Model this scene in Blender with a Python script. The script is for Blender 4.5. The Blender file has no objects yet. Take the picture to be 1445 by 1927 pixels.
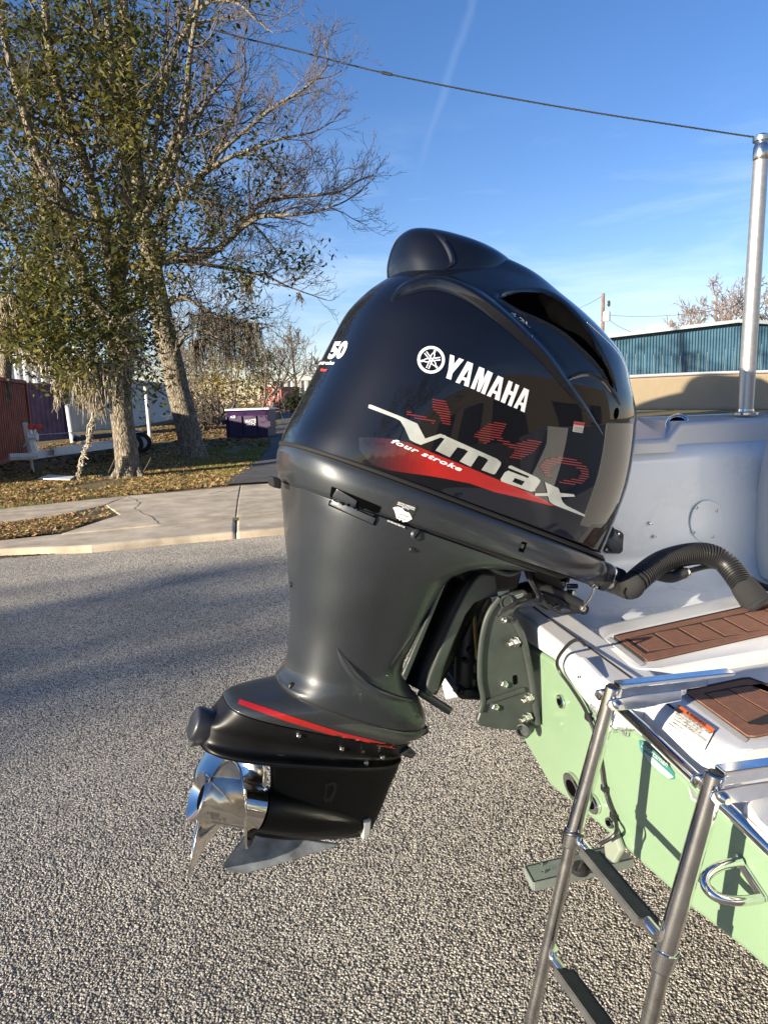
import bpy, bmesh, math, random
import numpy as np
from mathutils import Vector, Matrix, noise
from mathutils.bvhtree import BVHTree
random.seed(7); rng = np.random.default_rng(7)
S = bpy.context.scene; COL = S.collection

# ------------------------------------------------------------------ camera
F, CX, CY, H = 1336.0, 722.5, 963.5, 1.65
_p, _ro = math.radians(8.95), math.radians(1.9)
fw = np.array([0, math.cos(_p), -math.sin(_p)]); r0 = np.array([1.0, 0, 0]); u0 = np.array([0, math.sin(_p), math.cos(_p)])
cr = math.cos(_ro) * r0 - math.sin(_ro) * u0; cu_ = math.sin(_ro) * r0 + math.cos(_ro) * u0
CAM = np.array([0, 0, H])
cam = bpy.data.cameras.new('camera'); camo = bpy.data.objects.new('camera', cam); COL.objects.link(camo)
cam.sensor_fit = 'VERTICAL'; cam.sensor_height = 36; cam.lens = 36 * F / 1927; cam.clip_start = .02; cam.clip_end = 3000
camo.matrix_world = Matrix(((cr[0], cu_[0], -fw[0], 0), (cr[1], cu_[1], -fw[1], 0), (cr[2], cu_[2], -fw[2], H), (0, 0, 0, 1)))
S.camera = camo
# ------------------------------------------------------------------ light
SUN_AZ, SUN_EL = math.radians(-127.5), math.radians(12.6)
sd = Vector((math.sin(SUN_AZ) * math.cos(SUN_EL), math.cos(SUN_AZ) * math.cos(SUN_EL), math.sin(SUN_EL)))
sun = bpy.data.lights.new('sun', 'SUN'); sun.energy = 5.0; sun.angle = math.radians(.53); sun.color = (1, .88, .70)
suno = bpy.data.objects.new('sun', sun); COL.objects.link(suno); suno.rotation_euler = sd.to_track_quat('Z', 'Y').to_euler()
W = bpy.data.worlds.new('World'); S.world = W; W.use_nodes = True
nt = W.node_tree; nt.nodes.clear()
def N(t, kind, **kw):
    n = t.nodes.new(kind)
    for k, v in kw.items():
        if k in n.inputs: n.inputs[k].default_value = v
        else: setattr(n, k, v)
    return n
out = N(nt, 'ShaderNodeOutputWorld'); bg = N(nt, 'ShaderNodeBackground', Strength=.074)
sky = N(nt, 'ShaderNodeTexSky', sky_type='NISHITA', sun_disc=False, sun_elevation=SUN_EL, sun_rotation=SUN_AZ)
sky.air_density = 1.0; sky.dust_density = .0; sky.ozone_density = 2.6
L = nt.links.new
tc = N(nt, 'ShaderNodeTexCoord'); mp = N(nt, 'ShaderNodeMapping'); mp.inputs['Scale'].default_value = (1.1, 1.1, 6.5)
mp.inputs['Rotation'].default_value = (.05, .08, .4)
nz = N(nt, 'ShaderNodeTexNoise', Scale=2.3, Detail=9.0, Roughness=.62, Distortion=.5)
rp = N(nt, 'ShaderNodeMapRange'); rp.inputs[1].default_value = .45; rp.inputs[2].default_value = .80
sep = N(nt, 'ShaderNodeSeparateXYZ'); el = N(nt, 'ShaderNodeMapRange'); el.inputs[1].default_value = .02; el.inputs[2].default_value = .36; el.inputs[3].default_value = .95; el.inputs[4].default_value = 0
mul = N(nt, 'ShaderNodeMath', operation='MULTIPLY'); mix = N(nt, 'ShaderNodeMix', data_type='RGBA')
mix.inputs[7].default_value = (5.4, 6.3, 7.2, 1)
L(tc.outputs['Generated'], mp.inputs[0]); L(mp.outputs[0], nz.inputs[0]); L(nz.outputs[0], rp.inputs[0])
L(tc.outputs['Generated'], sep.inputs[0]); L(sep.outputs[2], el.inputs[0]); L(rp.outputs[0], mul.inputs[0]); L(el.outputs[0], mul.inputs[1])
# a vapour trail: a thin soft great-circle streak
hs = N(nt, 'ShaderNodeHueSaturation', Saturation=1.20, Value=1.06)
tin = N(nt, 'ShaderNodeMix', data_type='RGBA', blend_type='MULTIPLY'); tin.inputs[0].default_value = 1; tin.inputs[7].default_value = (.98, .865, .97, 1)
L(sky.outputs[0], tin.inputs[6]); L(tin.outputs[2], hs.inputs['Color'])
vd = [fw + cr * (x - CX) / F - cu_ * (y - CY) / F for x, y in ((895, -15), (842, 150))]
vd = [v / np.linalg.norm(v) for v in vd]; vn = np.cross(vd[0], vd[1]); vn /= np.linalg.norm(vn); vt = (vd[0] + vd[1]); vt /= np.linalg.norm(vt)
d1 = N(nt, 'ShaderNodeVectorMath', operation='DOT_PRODUCT'); d1.inputs[1].default_value = vn
d2 = N(nt, 'ShaderNodeVectorMath', operation='DOT_PRODUCT'); d2.inputs[1].default_value = vt
nm = N(nt, 'ShaderNodeVectorMath', operation='NORMALIZE'); L(tc.outputs['Generated'], nm.inputs[0]); L(nm.outputs[0], d1.inputs[0]); L(nm.outputs[0], d2.inputs[0])
nb = N(nt, 'ShaderNodeTexNoise', Scale=30.0, Detail=3.0); L(nm.outputs[0], nb.inputs[0])
nb2 = N(nt, 'ShaderNodeMath', operation='MULTIPLY_ADD'); nb2.inputs[1].default_value = .012; nb2.inputs[2].default_value = -.006; L(nb.outputs[0], nb2.inputs[0])
ad0 = N(nt, 'ShaderNodeMath', operation='ADD'); L(d1.outputs['Value'], ad0.inputs[0]); L(nb2.outputs[0], ad0.inputs[1])
ab = N(nt, 'ShaderNodeMath', operation='ABSOLUTE'); L(ad0.outputs[0], ab.inputs[0])
m1 = N(nt, 'ShaderNodeMapRange', interpolation_type='SMOOTHSTEP'); m1.inputs[1].default_value = 0; m1.inputs[2].default_value = .008; m1.inputs[3].default_value = .055; m1.inputs[4].default_value = 0; L(ab.outputs[0], m1.inputs[0])
m2 = N(nt, 'ShaderNodeMapRange', interpolation_type='SMOOTHSTEP'); m2.inputs[1].default_value = .985; m2.inputs[2].default_value = .999; L(d2.outputs['Value'], m2.inputs[0])
m3 = N(nt, 'ShaderNodeMath', operation='MULTIPLY'); L(m1.outputs[0], m3.inputs[0]); L(m2.outputs[0], m3.inputs[1])
mx = N(nt, 'ShaderNodeMath', operation='MAXIMUM'); L(mul.outputs[0], mx.inputs[0]); L(m3.outputs[0], mx.inputs[1])
L(mx.outputs[0], mix.inputs[0]); L(hs.outputs[0], mix.inputs[6]); L(mix.outputs[2], bg.inputs[0]); L(bg.outputs[0], out.inputs[0])
vs = S.view_settings; vs.view_transform = 'Standard'; vs.look = 'None'; vs.exposure = 1.43; vs.gamma = 1; vs.use_curve_mapping = False
S.cycles.max_bounces = 8; S.cycles.use_denoising = True

# ------------------------------------------------------------------ projection helpers (pixel of the photograph -> a point on a real plane)
def ray(x, y): return fw + cr * (x - CX) / F - cu_ * (y - CY) / F
def hit(x, y, P, n):
    d = ray(x, y); n = np.asarray(n, float); return CAM + d * (np.dot(np.asarray(P) - CAM, n) / np.dot(d, n))
def gz(x, y, z=0.): return hit(x, y, (0, 0, z), (0, 0, 1))
def ay(x, y, Y): return hit(x, y, (0, Y, 0), (0, 1, 0))
def az(a): a = math.radians(a); return np.array([math.sin(a), math.cos(a), 0.])
UP = np.array([0, 0, 1.])
def ter(Y): return .10 + .014 * max(0., Y - 20)
def gt(x, y):
    P = gz(x, y, .1)
    for _ in range(30): P = gz(x, y, min(ter(P[1]), 1.2))
    return P

# ------------------------------------------------------------------ materials
MATS = {}
def mat(name, col, rough=.5, metal=0., coat=0., var=0., vscale=8., bump=0., bscale=40., col2=None, spec=.5, coatr=.03, island=0., detail=5., trans=0.):
    if name in MATS: return MATS[name]
    m = bpy.data.materials.new(name); m.use_nodes = True; MATS[name] = m
    t = m.node_tree; b = t.nodes['Principled BSDF']; l = t.links.new
    b.inputs['Base Color'].default_value = (*col, 1); b.inputs['Roughness'].default_value = rough; b.inputs['Metallic'].default_value = metal
    b.inputs['Coat Weight'].default_value = coat; b.inputs['Coat Roughness'].default_value = coatr; b.inputs['Specular IOR Level'].default_value = spec
    tc = N(t, 'ShaderNodeTexCoord')
    src = None
    if var or col2:
        nz = N(t, 'ShaderNodeTexNoise', Scale=vscale, Detail=detail, Roughness=.6); l(tc.outputs['Object'], nz.inputs[0])
        mr = N(t, 'ShaderNodeMapRange'); mr.inputs[1].default_value = .32; mr.inputs[2].default_value = .68; l(nz.outputs[0], mr.inputs[0])
        mi = N(t, 'ShaderNodeMix', data_type='RGBA')
        c2 = col2 if col2 else tuple(min(1, c * (1 + var)) for c in col); c1 = col if col2 else tuple(c * (1 - var) for c in col)
        mi.inputs[6].default_value = (*c1, 1); mi.inputs[7].default_value = (*c2, 1); l(mr.outputs[0], mi.inputs[0]); src = mi.outputs[2]
        l(src, b.inputs['Base Color'])
        r2 = N(t, 'ShaderNodeMapRange'); r2.inputs[3].default_value = max(0, rough - .06); r2.inputs[4].default_value = min(1, rough + .08); l(nz.outputs[0], r2.inputs[0]); l(r2.outputs[0], b.inputs['Roughness'])
    if island:
        g = N(t, 'ShaderNodeNewGeometry'); hv = N(t, 'ShaderNodeHueSaturation')
        if src: l(src, hv.inputs['Color'])
        else: hv.inputs['Color'].default_value = (*col, 1)
        a = N(t, 'ShaderNodeMapRange'); a.inputs[3].default_value = 1 - island; a.inputs[4].default_value = 1 + island; l(g.outputs['Random Per Island'], a.inputs[0]); l(a.outputs[0], hv.inputs['Value'])
        q = N(t, 'ShaderNodeMath', operation='MULTIPLY'); q.inputs[1].default_value = 7.31; q2 = N(t, 'ShaderNodeMath', operation='FRACT'); l(g.outputs['Random Per Island'], q.inputs[0]); l(q.outputs[0], q2.inputs[0])
        a2 = N(t, 'ShaderNodeMapRange'); a2.inputs[3].default_value = .5 - .035 * island / .5; a2.inputs[4].default_value = .5 + .02; l(q2.outputs[0], a2.inputs[0]); l(a2.outputs[0], hv.inputs['Hue'])
        l(hv.outputs[0], b.inputs['Base Color']); src = hv.outputs[0]
    if bump:
        n2 = N(t, 'ShaderNodeTexNoise', Scale=bscale, Detail=4.); l(tc.outputs['Object'], n2.inputs[0])
        bp = N(t, 'ShaderNodeBump', Strength=min(1, bump), Distance=.01); l(n2.outputs[0], bp.inputs['Height']); l(bp.outputs[0], b.inputs['Normal'])
    if trans:
        tr = N(t, 'ShaderNodeBsdfTranslucent'); ms = N(t, 'ShaderNodeMixShader'); ms.inputs[0].default_value = trans
        if src: l(src, tr.inputs[0])
        else: tr.inputs[0].default_value = (*col, 1)
        o = t.nodes['Material Output']; l(b.outputs[0], ms.inputs[1]); l(tr.outputs[0], ms.inputs[2]); l(ms.outputs[0], o.inputs[0])
    return m

# ------------------------------------------------------------------ objects
def org(p):
    o = Vector((0, 0, 0))
    while p is not None: o += Vector(p.location); p = p.parent
    return o
def mk(name, V, Fc, m=None, parent=None, smooth=False, local=False, sharp=None):
    V = np.asarray(V, float).reshape(-1, 3)
    if parent is not None and not local: V = V - np.array(org(parent))
    me = bpy.data.meshes.new(name); me.from_pydata(V.tolist(), [], [list(map(int, f)) for f in Fc]); me.update()
    o = bpy.data.objects.new(name, me); COL.objects.link(o)
    if parent is not None: o.parent = parent
    if m is not None: me.materials.append(m)
    if smooth:
        me.polygons.foreach_set('use_smooth', [True] * len(me.polygons))
        if sharp: 
            me.set_sharp_from_angle(angle=math.radians(sharp))
    return o
def fixn(o):
    bm = bmesh.new(); bm.from_mesh(o.data); bmesh.ops.recalc_face_normals(bm, faces=bm.faces); bm.to_mesh(o.data); bm.free(); return o
def bev(o, w, seg=2, ang=35):
    b = o.modifiers.new('bevel', 'BEVEL'); b.width = w; b.segments = seg; b.limit_method = 'ANGLE'; b.angle_limit = math.radians(ang)
    return o
def thing(name, label, cat, loc=(0, 0, 0), group=None, rz=0):
    o = bpy.data.objects.new(name, None); COL.objects.link(o); o.location = loc; o.rotation_euler = (0, 0, rz); o.empty_display_size = .1
    tag(o, label, cat, group); return o
def tag(o, label, cat, group=None):
    o['label'] = label; o['category'] = cat
    if group: o['group'] = group
    return o
def struct(o): o['kind'] = 'structure'; return o
def stuff(o): o['kind'] = 'stuff'; return o
class G:
    """collects simple shapes into one mesh"""
    def __init__(s): s.V = []; s.F = []
    def add(s, V, Fc):
        n = len(s.V); s.V += [tuple(map(float, v)) for v in V]; s.F += [[i + n for i in f] for f in Fc]; return s
    def box(s, c, hx, hy, hz, X=(1, 0, 0), Y=(0, 1, 0), Z=(0, 0, 1)):
        c = np.asarray(c, float); X, Y, Z = map(lambda a: np.asarray(a, float), (X, Y, Z))
        return s.add([c + X * hx * i + Y * hy * j + Z * hz * k for k in (-1, 1) for j in (-1, 1) for i in (-1, 1)],
                     [(0, 2, 3, 1), (4, 5, 7, 6), (0, 1, 5, 4), (2, 6, 7, 3), (0, 4, 6, 2), (1, 3, 7, 5)])
    def tube(s, pts, rad, n=12, caps=True, ell=None):
        P = np.asarray(pts, float); k = len(P); R = np.broadcast_to(np.asarray(rad, float), (k,))
        T = np.gradient(P, axis=0); T /= np.linalg.norm(T, axis=1)[:, None] + 1e-12
        a = np.array([0, 0, 1.]) if abs(T[0][2]) < .9 else np.array([1., 0, 0])
        V = []; Fc = []; U = np.cross(T[0], a); U /= np.linalg.norm(U)
        for i in range(k):
            U = U - T[i] * np.dot(U, T[i]); U /= np.linalg.norm(U); B = np.cross(T[i], U)
            for j in range(n):
                t = 2 * math.pi * j / n; V.append(P[i] + R[i] * (U * math.cos(t) + B * math.sin(t)))
        for i in range(k - 1):
            for j in range(n): Fc.append((i * n + j, i * n + (j + 1) % n, (i + 1) * n + (j + 1) % n, (i + 1) * n + j))
        if caps: Fc.append(tuple(range(n - 1, -1, -1))); Fc.append(tuple((k - 1) * n + j for j in range(n)))
        return s.add(V, Fc)
    def lathe(s, P0, axis, prof, n=24, caps=True):
        ax = np.asarray(axis, float); ax = ax / np.linalg.norm(ax); P0 = np.asarray(P0, float)
        pts = [P0 + ax * d for d, r in prof]
        a = np.array([0, 0, 1.]) if abs(ax[2]) < .9 else np.array([1., 0, 0]); U = np.cross(ax, a); U /= np.linalg.norm(U); B = np.cross(ax, U)
        V = []; Fc = []
        for c, (d, r) in zip(pts, prof):
            for j in range(n): t = 2 * math.pi * j / n; V.append(c + r * (U * math.cos(t) + B * math.sin(t)))
        k = len(prof)
        for i in range(k - 1):
            for j in range(n): Fc.append((i * n + j, i * n + (j + 1) % n, (i + 1) * n + (j + 1) % n, (i + 1) * n + j))
        if caps: Fc.append(tuple(range(n - 1, -1, -1))); Fc.append(tuple((k - 1) * n + j for j in range(n)))
        return s.add(V, Fc)
    def prism(s, poly, d):
        P = [np.asarray(p, float) for p in poly]; d = np.asarray(d, float); n = len(P)
        return s.add(P + [p + d for p in P], [tuple(range(n)), tuple(range(2 * n - 1, n - 1, -1))] + [(i, i + n, (i + 1) % n + n, (i + 1) % n) for i in range(n)])
    def obj(s, name, m, parent=None, smooth=False, sharp=35, fix=True, local=False):
        o = mk(name, s.V, s.F, m, parent, smooth, local)
        if fix: fixn(o)
        if smooth and sharp: o.data.set_sharp_from_angle(angle=math.radians(sharp))
        return o
def catmull(P, k):
    P = np.asarray(P, float); n = len(P); out = []
    for i in range(n - 1):
        a, b, c, d = P[max(i - 1, 0)], P[i], P[i + 1], P[min(i + 2, n - 1)]
        for j in range(k):
            t = j / k; out.append(.5 * ((2 * b) + (-a + c) * t + (2 * a - 5 * b + 4 * c - d) * t * t + (-a + 3 * b - 3 * c + d) * t ** 3))
    out.append(P[-1]); return np.array(out)
def polymesh(loops, maxlen):
    """2-D polygon (first loop outline, the others holes) -> finely split triangles"""
    bm = bmesh.new(); ed = []
    for lp in loops:
        vs = [bm.verts.new((x, y, 0)) for x, y in lp]
        ed += [bm.edges.new((vs[i], vs[(i + 1) % len(vs)])) for i in range(len(vs))]
    bmesh.ops.triangle_fill(bm, edges=ed, use_beauty=True)
    for _ in range(5):
        e = [e for e in bm.edges if e.calc_length() > maxlen]
        if not e: break
        bmesh.ops.subdivide_edges(bm, edges=e, cuts=1); bmesh.ops.triangulate(bm, faces=[f for f in bm.faces if len(f.verts) > 3])
    bm.verts.index_update(); V = [(v.co.x, v.co.y) for v in bm.verts]; Fc = [[v.index for v in f.verts] for f in bm.faces]; bm.free(); return V, Fc
_bv = {}
def bvh_of(objs):
    V = []; Fc = []
    for o in objs:
        n = len(V); oo = org(o); V += [v.co + oo for v in o.data.vertices]; Fc += [[i + n for i in p.vertices] for p in o.data.polygons]
    return BVHTree.FromPolygons(V, Fc)
def caster(objs, off=.0012):
    t = bvh_of(objs)
    def f(x, y):
        d = Vector(ray(x, y)).normalized(); h = t.ray_cast(Vector(CAM), d)
        if h[0] is None: return None
        n = h[1] if h[1].dot(d) < 0 else -h[1]
        return np.array(h[0] + n * off)
    return f
def decal(name, loops_list, f, m, parent, maxlen=12.):
    g = G()
    for loops in loops_list:
        V, Fc = polymesh(loops, maxlen); P = [f(x, y) for x, y in V]
        ok = [fc for fc in Fc if all(P[i] is not None for i in fc)]
        g.add([p if p is not None else (0, 0, 0) for p in P], ok)
    if not g.F: return None
    o = mk(name, g.V, g.F, m, parent, True)
    bm = bmesh.new(); bm.from_mesh(o.data); bmesh.ops.delete(bm, geom=[v for v in bm.verts if not v.link_faces], context='VERTS')
    for fc in bm.faces:
        c = fc.calc_center_median() + org(o)
        fc.normal_update()
        if fc.normal.dot(c - Vector(CAM)) > 0: fc.normal_flip()
    bm.to_mesh(o.data); bm.free(); return o
def text2d(body, bold=0., shear=0., space=1.):
    c = bpy.data.curves.new('lettering', 'FONT'); c.body = body; c.offset = bold; c.shear = shear; c.space_character = space; c.resolution_u = 4
    o = bpy.data.objects.new('lettering', c); COL.objects.link(o); bpy.context.view_layer.update()
    me = bpy.data.meshes.new_from_object(o.evaluated_get(bpy.context.evaluated_depsgraph_get()))
    V = np.array([v.co[:2] for v in me.vertices]); Fc = [list(p.vertices) for p in me.polygons]
    bpy.data.objects.remove(o); bpy.data.curves.remove(c); bpy.data.meshes.remove(me)
    return V, Fc
def text_decal(name, body, p0, p1, hvec, f, m, parent, bold=0., shear=0., space=1., maxlen=10., taper=1.):
    """lettering whose baseline runs p0->p1 (pixels) and whose cap height is the pixel vector hvec"""
    V, Fc = text2d(body, bold, shear, space)
    x0, x1 = V[:, 0].min(), V[:, 0].max(); y1 = .70
    p0, p1, hv = map(lambda a: np.asarray(a, float), (p0, p1, hvec))
    bm = bmesh.new(); vs = [bm.verts.new((*( p0 + (p1 - p0) * ((v[0] - x0) / (x1 - x0)) + hv * (v[1] / y1) * (1 + (taper - 1) * (v[0] - x0) / (x1 - x0)) ), 0)) for v in V]
    for fc in Fc:
        try: bm.faces.new([vs[i] for i in fc])
        except ValueError: pass
    for _ in range(3):
        e = [e for e in bm.edges if e.calc_length() > maxlen]
        if not e: break
        bmesh.ops.subdivide_edges(bm, edges=e, cuts=1); bmesh.ops.triangulate(bm, faces=[q for q in bm.faces if len(q.verts) > 3])
    bm.verts.index_update(); P = [f(v.co.x, v.co.y) for v in bm.verts]
    FF = [[v.index for v in q.verts] for q in bm.faces]; bm.free()
    FF = [q for q in FF if all(P[i] is not None for i in q)]
    if not FF: return None
    used = sorted({i for q in FF for i in q}); ix = {a: b for b, a in enumerate(used)}
    o = mk(name, [P[i] for i in used], [[ix[i] for i in q] for q in FF], m, parent, False)
    bm = bmesh.new(); bm.from_mesh(o.data)
    for fc in bm.faces:
        fc.normal_update()
        if fc.normal.dot(fc.calc_center_median() + org(o) - Vector(CAM)) > 0: fc.normal_flip()
    bm.to_mesh(o.data); bm.free(); return o
# ================================================================== SETTING
def gravel_mat(name, near):
    m = bpy.data.materials.new(name); m.use_nodes = True; t = m.node_tree; b = t.nodes['Principled BSDF']; l = t.links.new
    tc = N(t, 'ShaderNodeTexCoord')
    v = N(t, 'ShaderNodeTexVoronoi', Scale=125.0, Randomness=1.0); l(tc.outputs['Object'], v.inputs['Vector'])
    sp = N(t, 'ShaderNodeSeparateColor'); l(v.outputs['Color'], sp.inputs[0])
    r = N(t, 'ShaderNodeValToRGB'); l(sp.outputs[0], r.inputs[0]); e = r.color_ramp.elements
    e[0].color = (.14, .125, .105, 1); e[1].color = (.50, .44, .35, 1); e[1].position = .95
    x = e.new(.45); x.color = (.28, .25, .205, 1)
    x = e.new(.7); x.color = (.36, .32, .255, 1)
    dk = N(t, 'ShaderNodeMapRange'); dk.inputs[1].default_value = .28; dk.inputs[2].default_value = .62; l(v.outputs['Distance'], dk.inputs[0])
    mi = N(t, 'ShaderNodeMix', data_type='RGBA'); mi.inputs[7].default_value = (.10, .092, .08, 1); l(r.outputs[0], mi.inputs[6]); l(dk.outputs[0], mi.inputs[0])
    n = N(t, 'ShaderNodeTexNoise', Scale=.8, Detail=5.); l(tc.outputs['Object'], n.inputs[0])
    mr = N(t, 'ShaderNodeMapRange'); mr.inputs[1].default_value = .3; mr.inputs[2].default_value = .7; mr.inputs[3].default_value = .80; mr.inputs[4].default_value = 1.15; l(n.outputs[0], mr.inputs[0])
    hv = N(t, 'ShaderNodeHueSaturation'); l(mi.outputs[2], hv.inputs['Color']); l(mr.outputs[0], hv.inputs['Value'])
    # dirt and sand washed along the kerb line
    geo = N(t, 'ShaderNodeSeparateXYZ'); l(tc.outputs['Object'], geo.inputs[0])
    l(hv.outputs[0], b.inputs['Base Color'])
    bp = N(t, 'ShaderNodeBump', Strength=1.0, Distance=.006, invert=True); l(v.outputs['Distance'], bp.inputs['Height']); l(bp.outputs[0], b.inputs['Normal'])
    b.inputs['Roughness'].default_value = .85; b.inputs['Specular IOR Level'].default_value = .3
    return m
m_road = gravel_mat('chip_seal', True)
m_ground = mat('far_soil', (.16, .13, .07), .95, var=.4, vscale=.6)
m_conc = mat('concrete', (.50, .415, .30), .9, var=.30, vscale=2.6, bump=.5, bscale=160., detail=9.)
m_conc2 = mat('concrete_worn', (.47, .385, .275), .92, var=.36, vscale=3.2, bump=.6, bscale=120., detail=9.)
m_lawn = mat('dry_lawn', (.19, .125, .045), .95, col2=(.10, .085, .032), vscale=1.6, bump=1., bscale=60., detail=9.)
m_drive = mat('driveway_asphalt', (.075, .072, .068), .9, var=.35, vscale=2., bump=.8, bscale=120.)

gd = G().add([(-700, -60, -.03), (700, -60, -.03), (700, 1500, -.03), (-700, 1500, -.03)], [(0, 1, 2, 3)]).obj('ground', m_ground, fix=False); struct(gd)
# road: from behind the camera to the kerb line
kl = [(-1400, 1170), (-300, 1061), (0, 1036), (172, 1028), (300, 1016), (442, 1003), (532, 995), (700, 978), (900, 957), (1500, 893)]
K = [gz(*p) for p in kl]
K[0] = K[1] + (K[1] - K[4]) * 12; K[-1] = K[4] + (K[6] - K[4]) / np.linalg.norm(K[6] - K[4]) * 60; K = K[:1] + K[1:7] + K[-1:]
rv = [(K[0][0], -40, 0)] + [(*p[:2], 0) for p in K] + [(K[-1][0], -40, 0)]
road = mk('road', rv, [list(range(len(rv)))[::-1]], m_road); struct(road)
# near stones of the chip seal, real relief
def stones():
    o = mk('chip_stones', [(-2.4, .55, .0), (2.2, .55, .0), (2.6, 3.4, .0), (.2, 9.35, .0), (-6.6, 8.42, .0)], [(0, 1, 2, 3, 4)], None)
    g = bpy.data.node_groups.new('chips', 'GeometryNodeTree'); g.interface.new_socket('Geometry', in_out='INPUT', socket_type='NodeSocketGeometry'); g.interface.new_socket('Geometry', in_out='OUTPUT', socket_type='NodeSocketGeometry')
    i = g.nodes.new('NodeGroupInput'); ou = g.nodes.new('NodeGroupOutput'); l = g.links.new
    d = g.nodes.new('GeometryNodeDistributePointsOnFaces'); d.distribute_method = 'RANDOM'; d.inputs['Density'].default_value = 17000
    s = g.nodes.new('GeometryNodeMeshIcoSphere'); s.inputs['Radius'].default_value = .0043; s.inputs['Subdivisions'].default_value = 1
    sm = g.nodes.new('GeometryNodeSetMaterial'); sm.inputs['Material'].default_value = stone_mat()
    ins = g.nodes.new('GeometryNodeInstanceOnPoints')
    rr = g.nodes.new('FunctionNodeRandomValue'); rr.data_type = 'FLOAT_VECTOR'; rr.inputs[0].default_value = (-.35, -.35, 0); rr.inputs[1].default_value = (.35, .35, 6.28)
    rs = g.nodes.new('FunctionNodeRandomValue'); rs.data_type = 'FLOAT_VECTOR'; rs.inputs[0].default_value = (.6, .5, .3); rs.inputs[1].default_value = (1.35, 1.15, .62); rs.inputs['Seed'].default_value = 5
    l(i.outputs[0], d.inputs[0]); l(d.outputs[0], ins.inputs[0]); l(s.outputs[0], sm.inputs[0]); l(sm.outputs[0], ins.inputs['Instance'])
    l(rr.outputs[0], ins.inputs['Rotation']); l(rs.outputs[0], ins.inputs['Scale']); l(ins.outputs[0], ou.inputs[0])
    md = o.modifiers.new('chips', 'NODES'); md.node_group = g
    return stuff(o)
def stone_mat():
    m = bpy.data.materials.new('chip_stone'); m.use_nodes = True; t = m.node_tree; b = t.nodes['Principled BSDF']; l = t.links.new
    oi = N(t, 'ShaderNodeObjectInfo'); r = N(t, 'ShaderNodeValToRGB'); l(oi.outputs['Random'], r.inputs[0]); e = r.color_ramp.elements
    e[0].color = (.22, .205, .18, 1); e[1].color = (.70, .64, .54, 1)
    for p, c in ((.3, (.32, .295, .25, 1)), (.6, (.42, .385, .325, 1)), (.85, (.52, .47, .395, 1))): x = e.new(p); x.color = c
    gp = N(t, 'ShaderNodeNewGeometry'); n = N(t, 'ShaderNodeTexNoise', Scale=.9, Detail=6., Roughness=.6); l(gp.outputs['Position'], n.inputs[0])
    mr = N(t, 'ShaderNodeMapRange'); mr.inputs[1].default_value = .3; mr.inputs[2].default_value = .7; mr.inputs[3].default_value = .76; mr.inputs[4].default_value = 1.16; l(n.outputs[0], mr.inputs[0])
    n2 = N(t, 'ShaderNodeTexNoise', Scale=3.1, Detail=3.); l(gp.outputs['Position'], n2.inputs[0]); m2 = N(t, 'ShaderNodeMapRange'); m2.inputs[1].default_value = .68; m2.inputs[2].default_value = .76; m2.inputs[3].default_value = 1.; m2.inputs[4].default_value = .6; l(n2.outputs[0], m2.inputs[0])
    mu = N(t, 'ShaderNodeMath', operation='MULTIPLY'); l(mr.outputs[0], mu.inputs[0]); l(m2.outputs[0], mu.inputs[1])
    hv = N(t, 'ShaderNodeHueSaturation'); l(r.outputs[0], hv.inputs['Color']); l(mu.outputs[0], hv.inputs['Value'])
    l(hv.outputs[0], b.inputs['Base Color']); b.inputs['Roughness'].default_value = .7; return m
stones()

# ---- verge: lawn, pavement, kerb
ZL = .10
def poly_px(name, px, z, m, parent=None, thick=0., seam=0.):
    P = [gz(*p, z) for p in px]
    if thick: 
        o = G().prism(P, (0, 0, -thick)).obj(name, m, parent)
        bev(o, .012, 2)
    else: o = mk(name, P, [list(range(len(P)))], m, parent); fixn(o)
    return o
# lawn terrain: gently rising grid
xs = np.concatenate([np.linspace(-120, -30, 16), np.linspace(-28, 16, 90), np.linspace(18, 120, 16)]); ys = np.concatenate([np.linspace(8.0, 40, 110), np.linspace(42, 140, 30)])
kd = (K[6] - K[2]); kd /= np.linalg.norm(kd)
V = []
for y in ys:
    for x in xs:
        yy = y + (x + 3) * kd[1] / kd[0] * max(0, 1 - (y - 8.0) / 22) + 1.35 * max(0, 1 - (y - 8) / 5)
        V.append((x, yy, ter(yy) - .012 + .03 * noise.noise((x * .7, yy * .7, 0)) * min(1, max(0, (y - 10) / 4))))
nx = len(xs); Fc = [(j * nx + i, j * nx + i + 1, (j + 1) * nx + i + 1, (j + 1) * nx + i) for j in range(len(ys) - 1) for i in range(nx - 1)]
lawn = mk('lawn', V, Fc, m_lawn, None, True); struct(lawn)
walk = poly_px('pavement', [(-900, 1092), (0, 984), (86, 975), (192, 952), (240, 933), (172, 940), (0, 957), (-900, 1040)], ZL + .004, m_conc2, None, .1); struct(walk)
# slabs of the driveway apron and the kerb stones, each a piece of its own
slabs = [[(116, 1004), (226, 968), (200, 950), (240, 933), (340, 925), (452, 914), (447, 944), (444, 971), (300, 987)],
         [(445.4, 971), (448.4, 944), (454, 914), (528, 908), (640, 899), (700, 893), (720, 942), (532, 962)]]
for s in slabs: poly_px('slab', s, ZL + .008, m_conc, walk, .1)
kerbs = [[(-130, 1029), (0, 1016), (113, 1004), (300, 987.5), (444.1, 971.5), (443.1, 1001), (303, 1013), (172, 1026), (0, 1033), (-130, 1047)], [(-600, 1080), (-132, 1029.5), (-132, 1047.5), (-600, 1105)], [(445.4, 971.5), (532, 962.5), (660, 948), (660, 980), (532, 993), (444.4, 1001)]]
for k in kerbs:
    P = [gz(*p, ZL - .01) for p in k]; n = len(P)
    o = G().prism(P, (0, 0, -.15)).obj('kerb_stone', m_conc, walk); bev(o, .045, 4)
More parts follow.
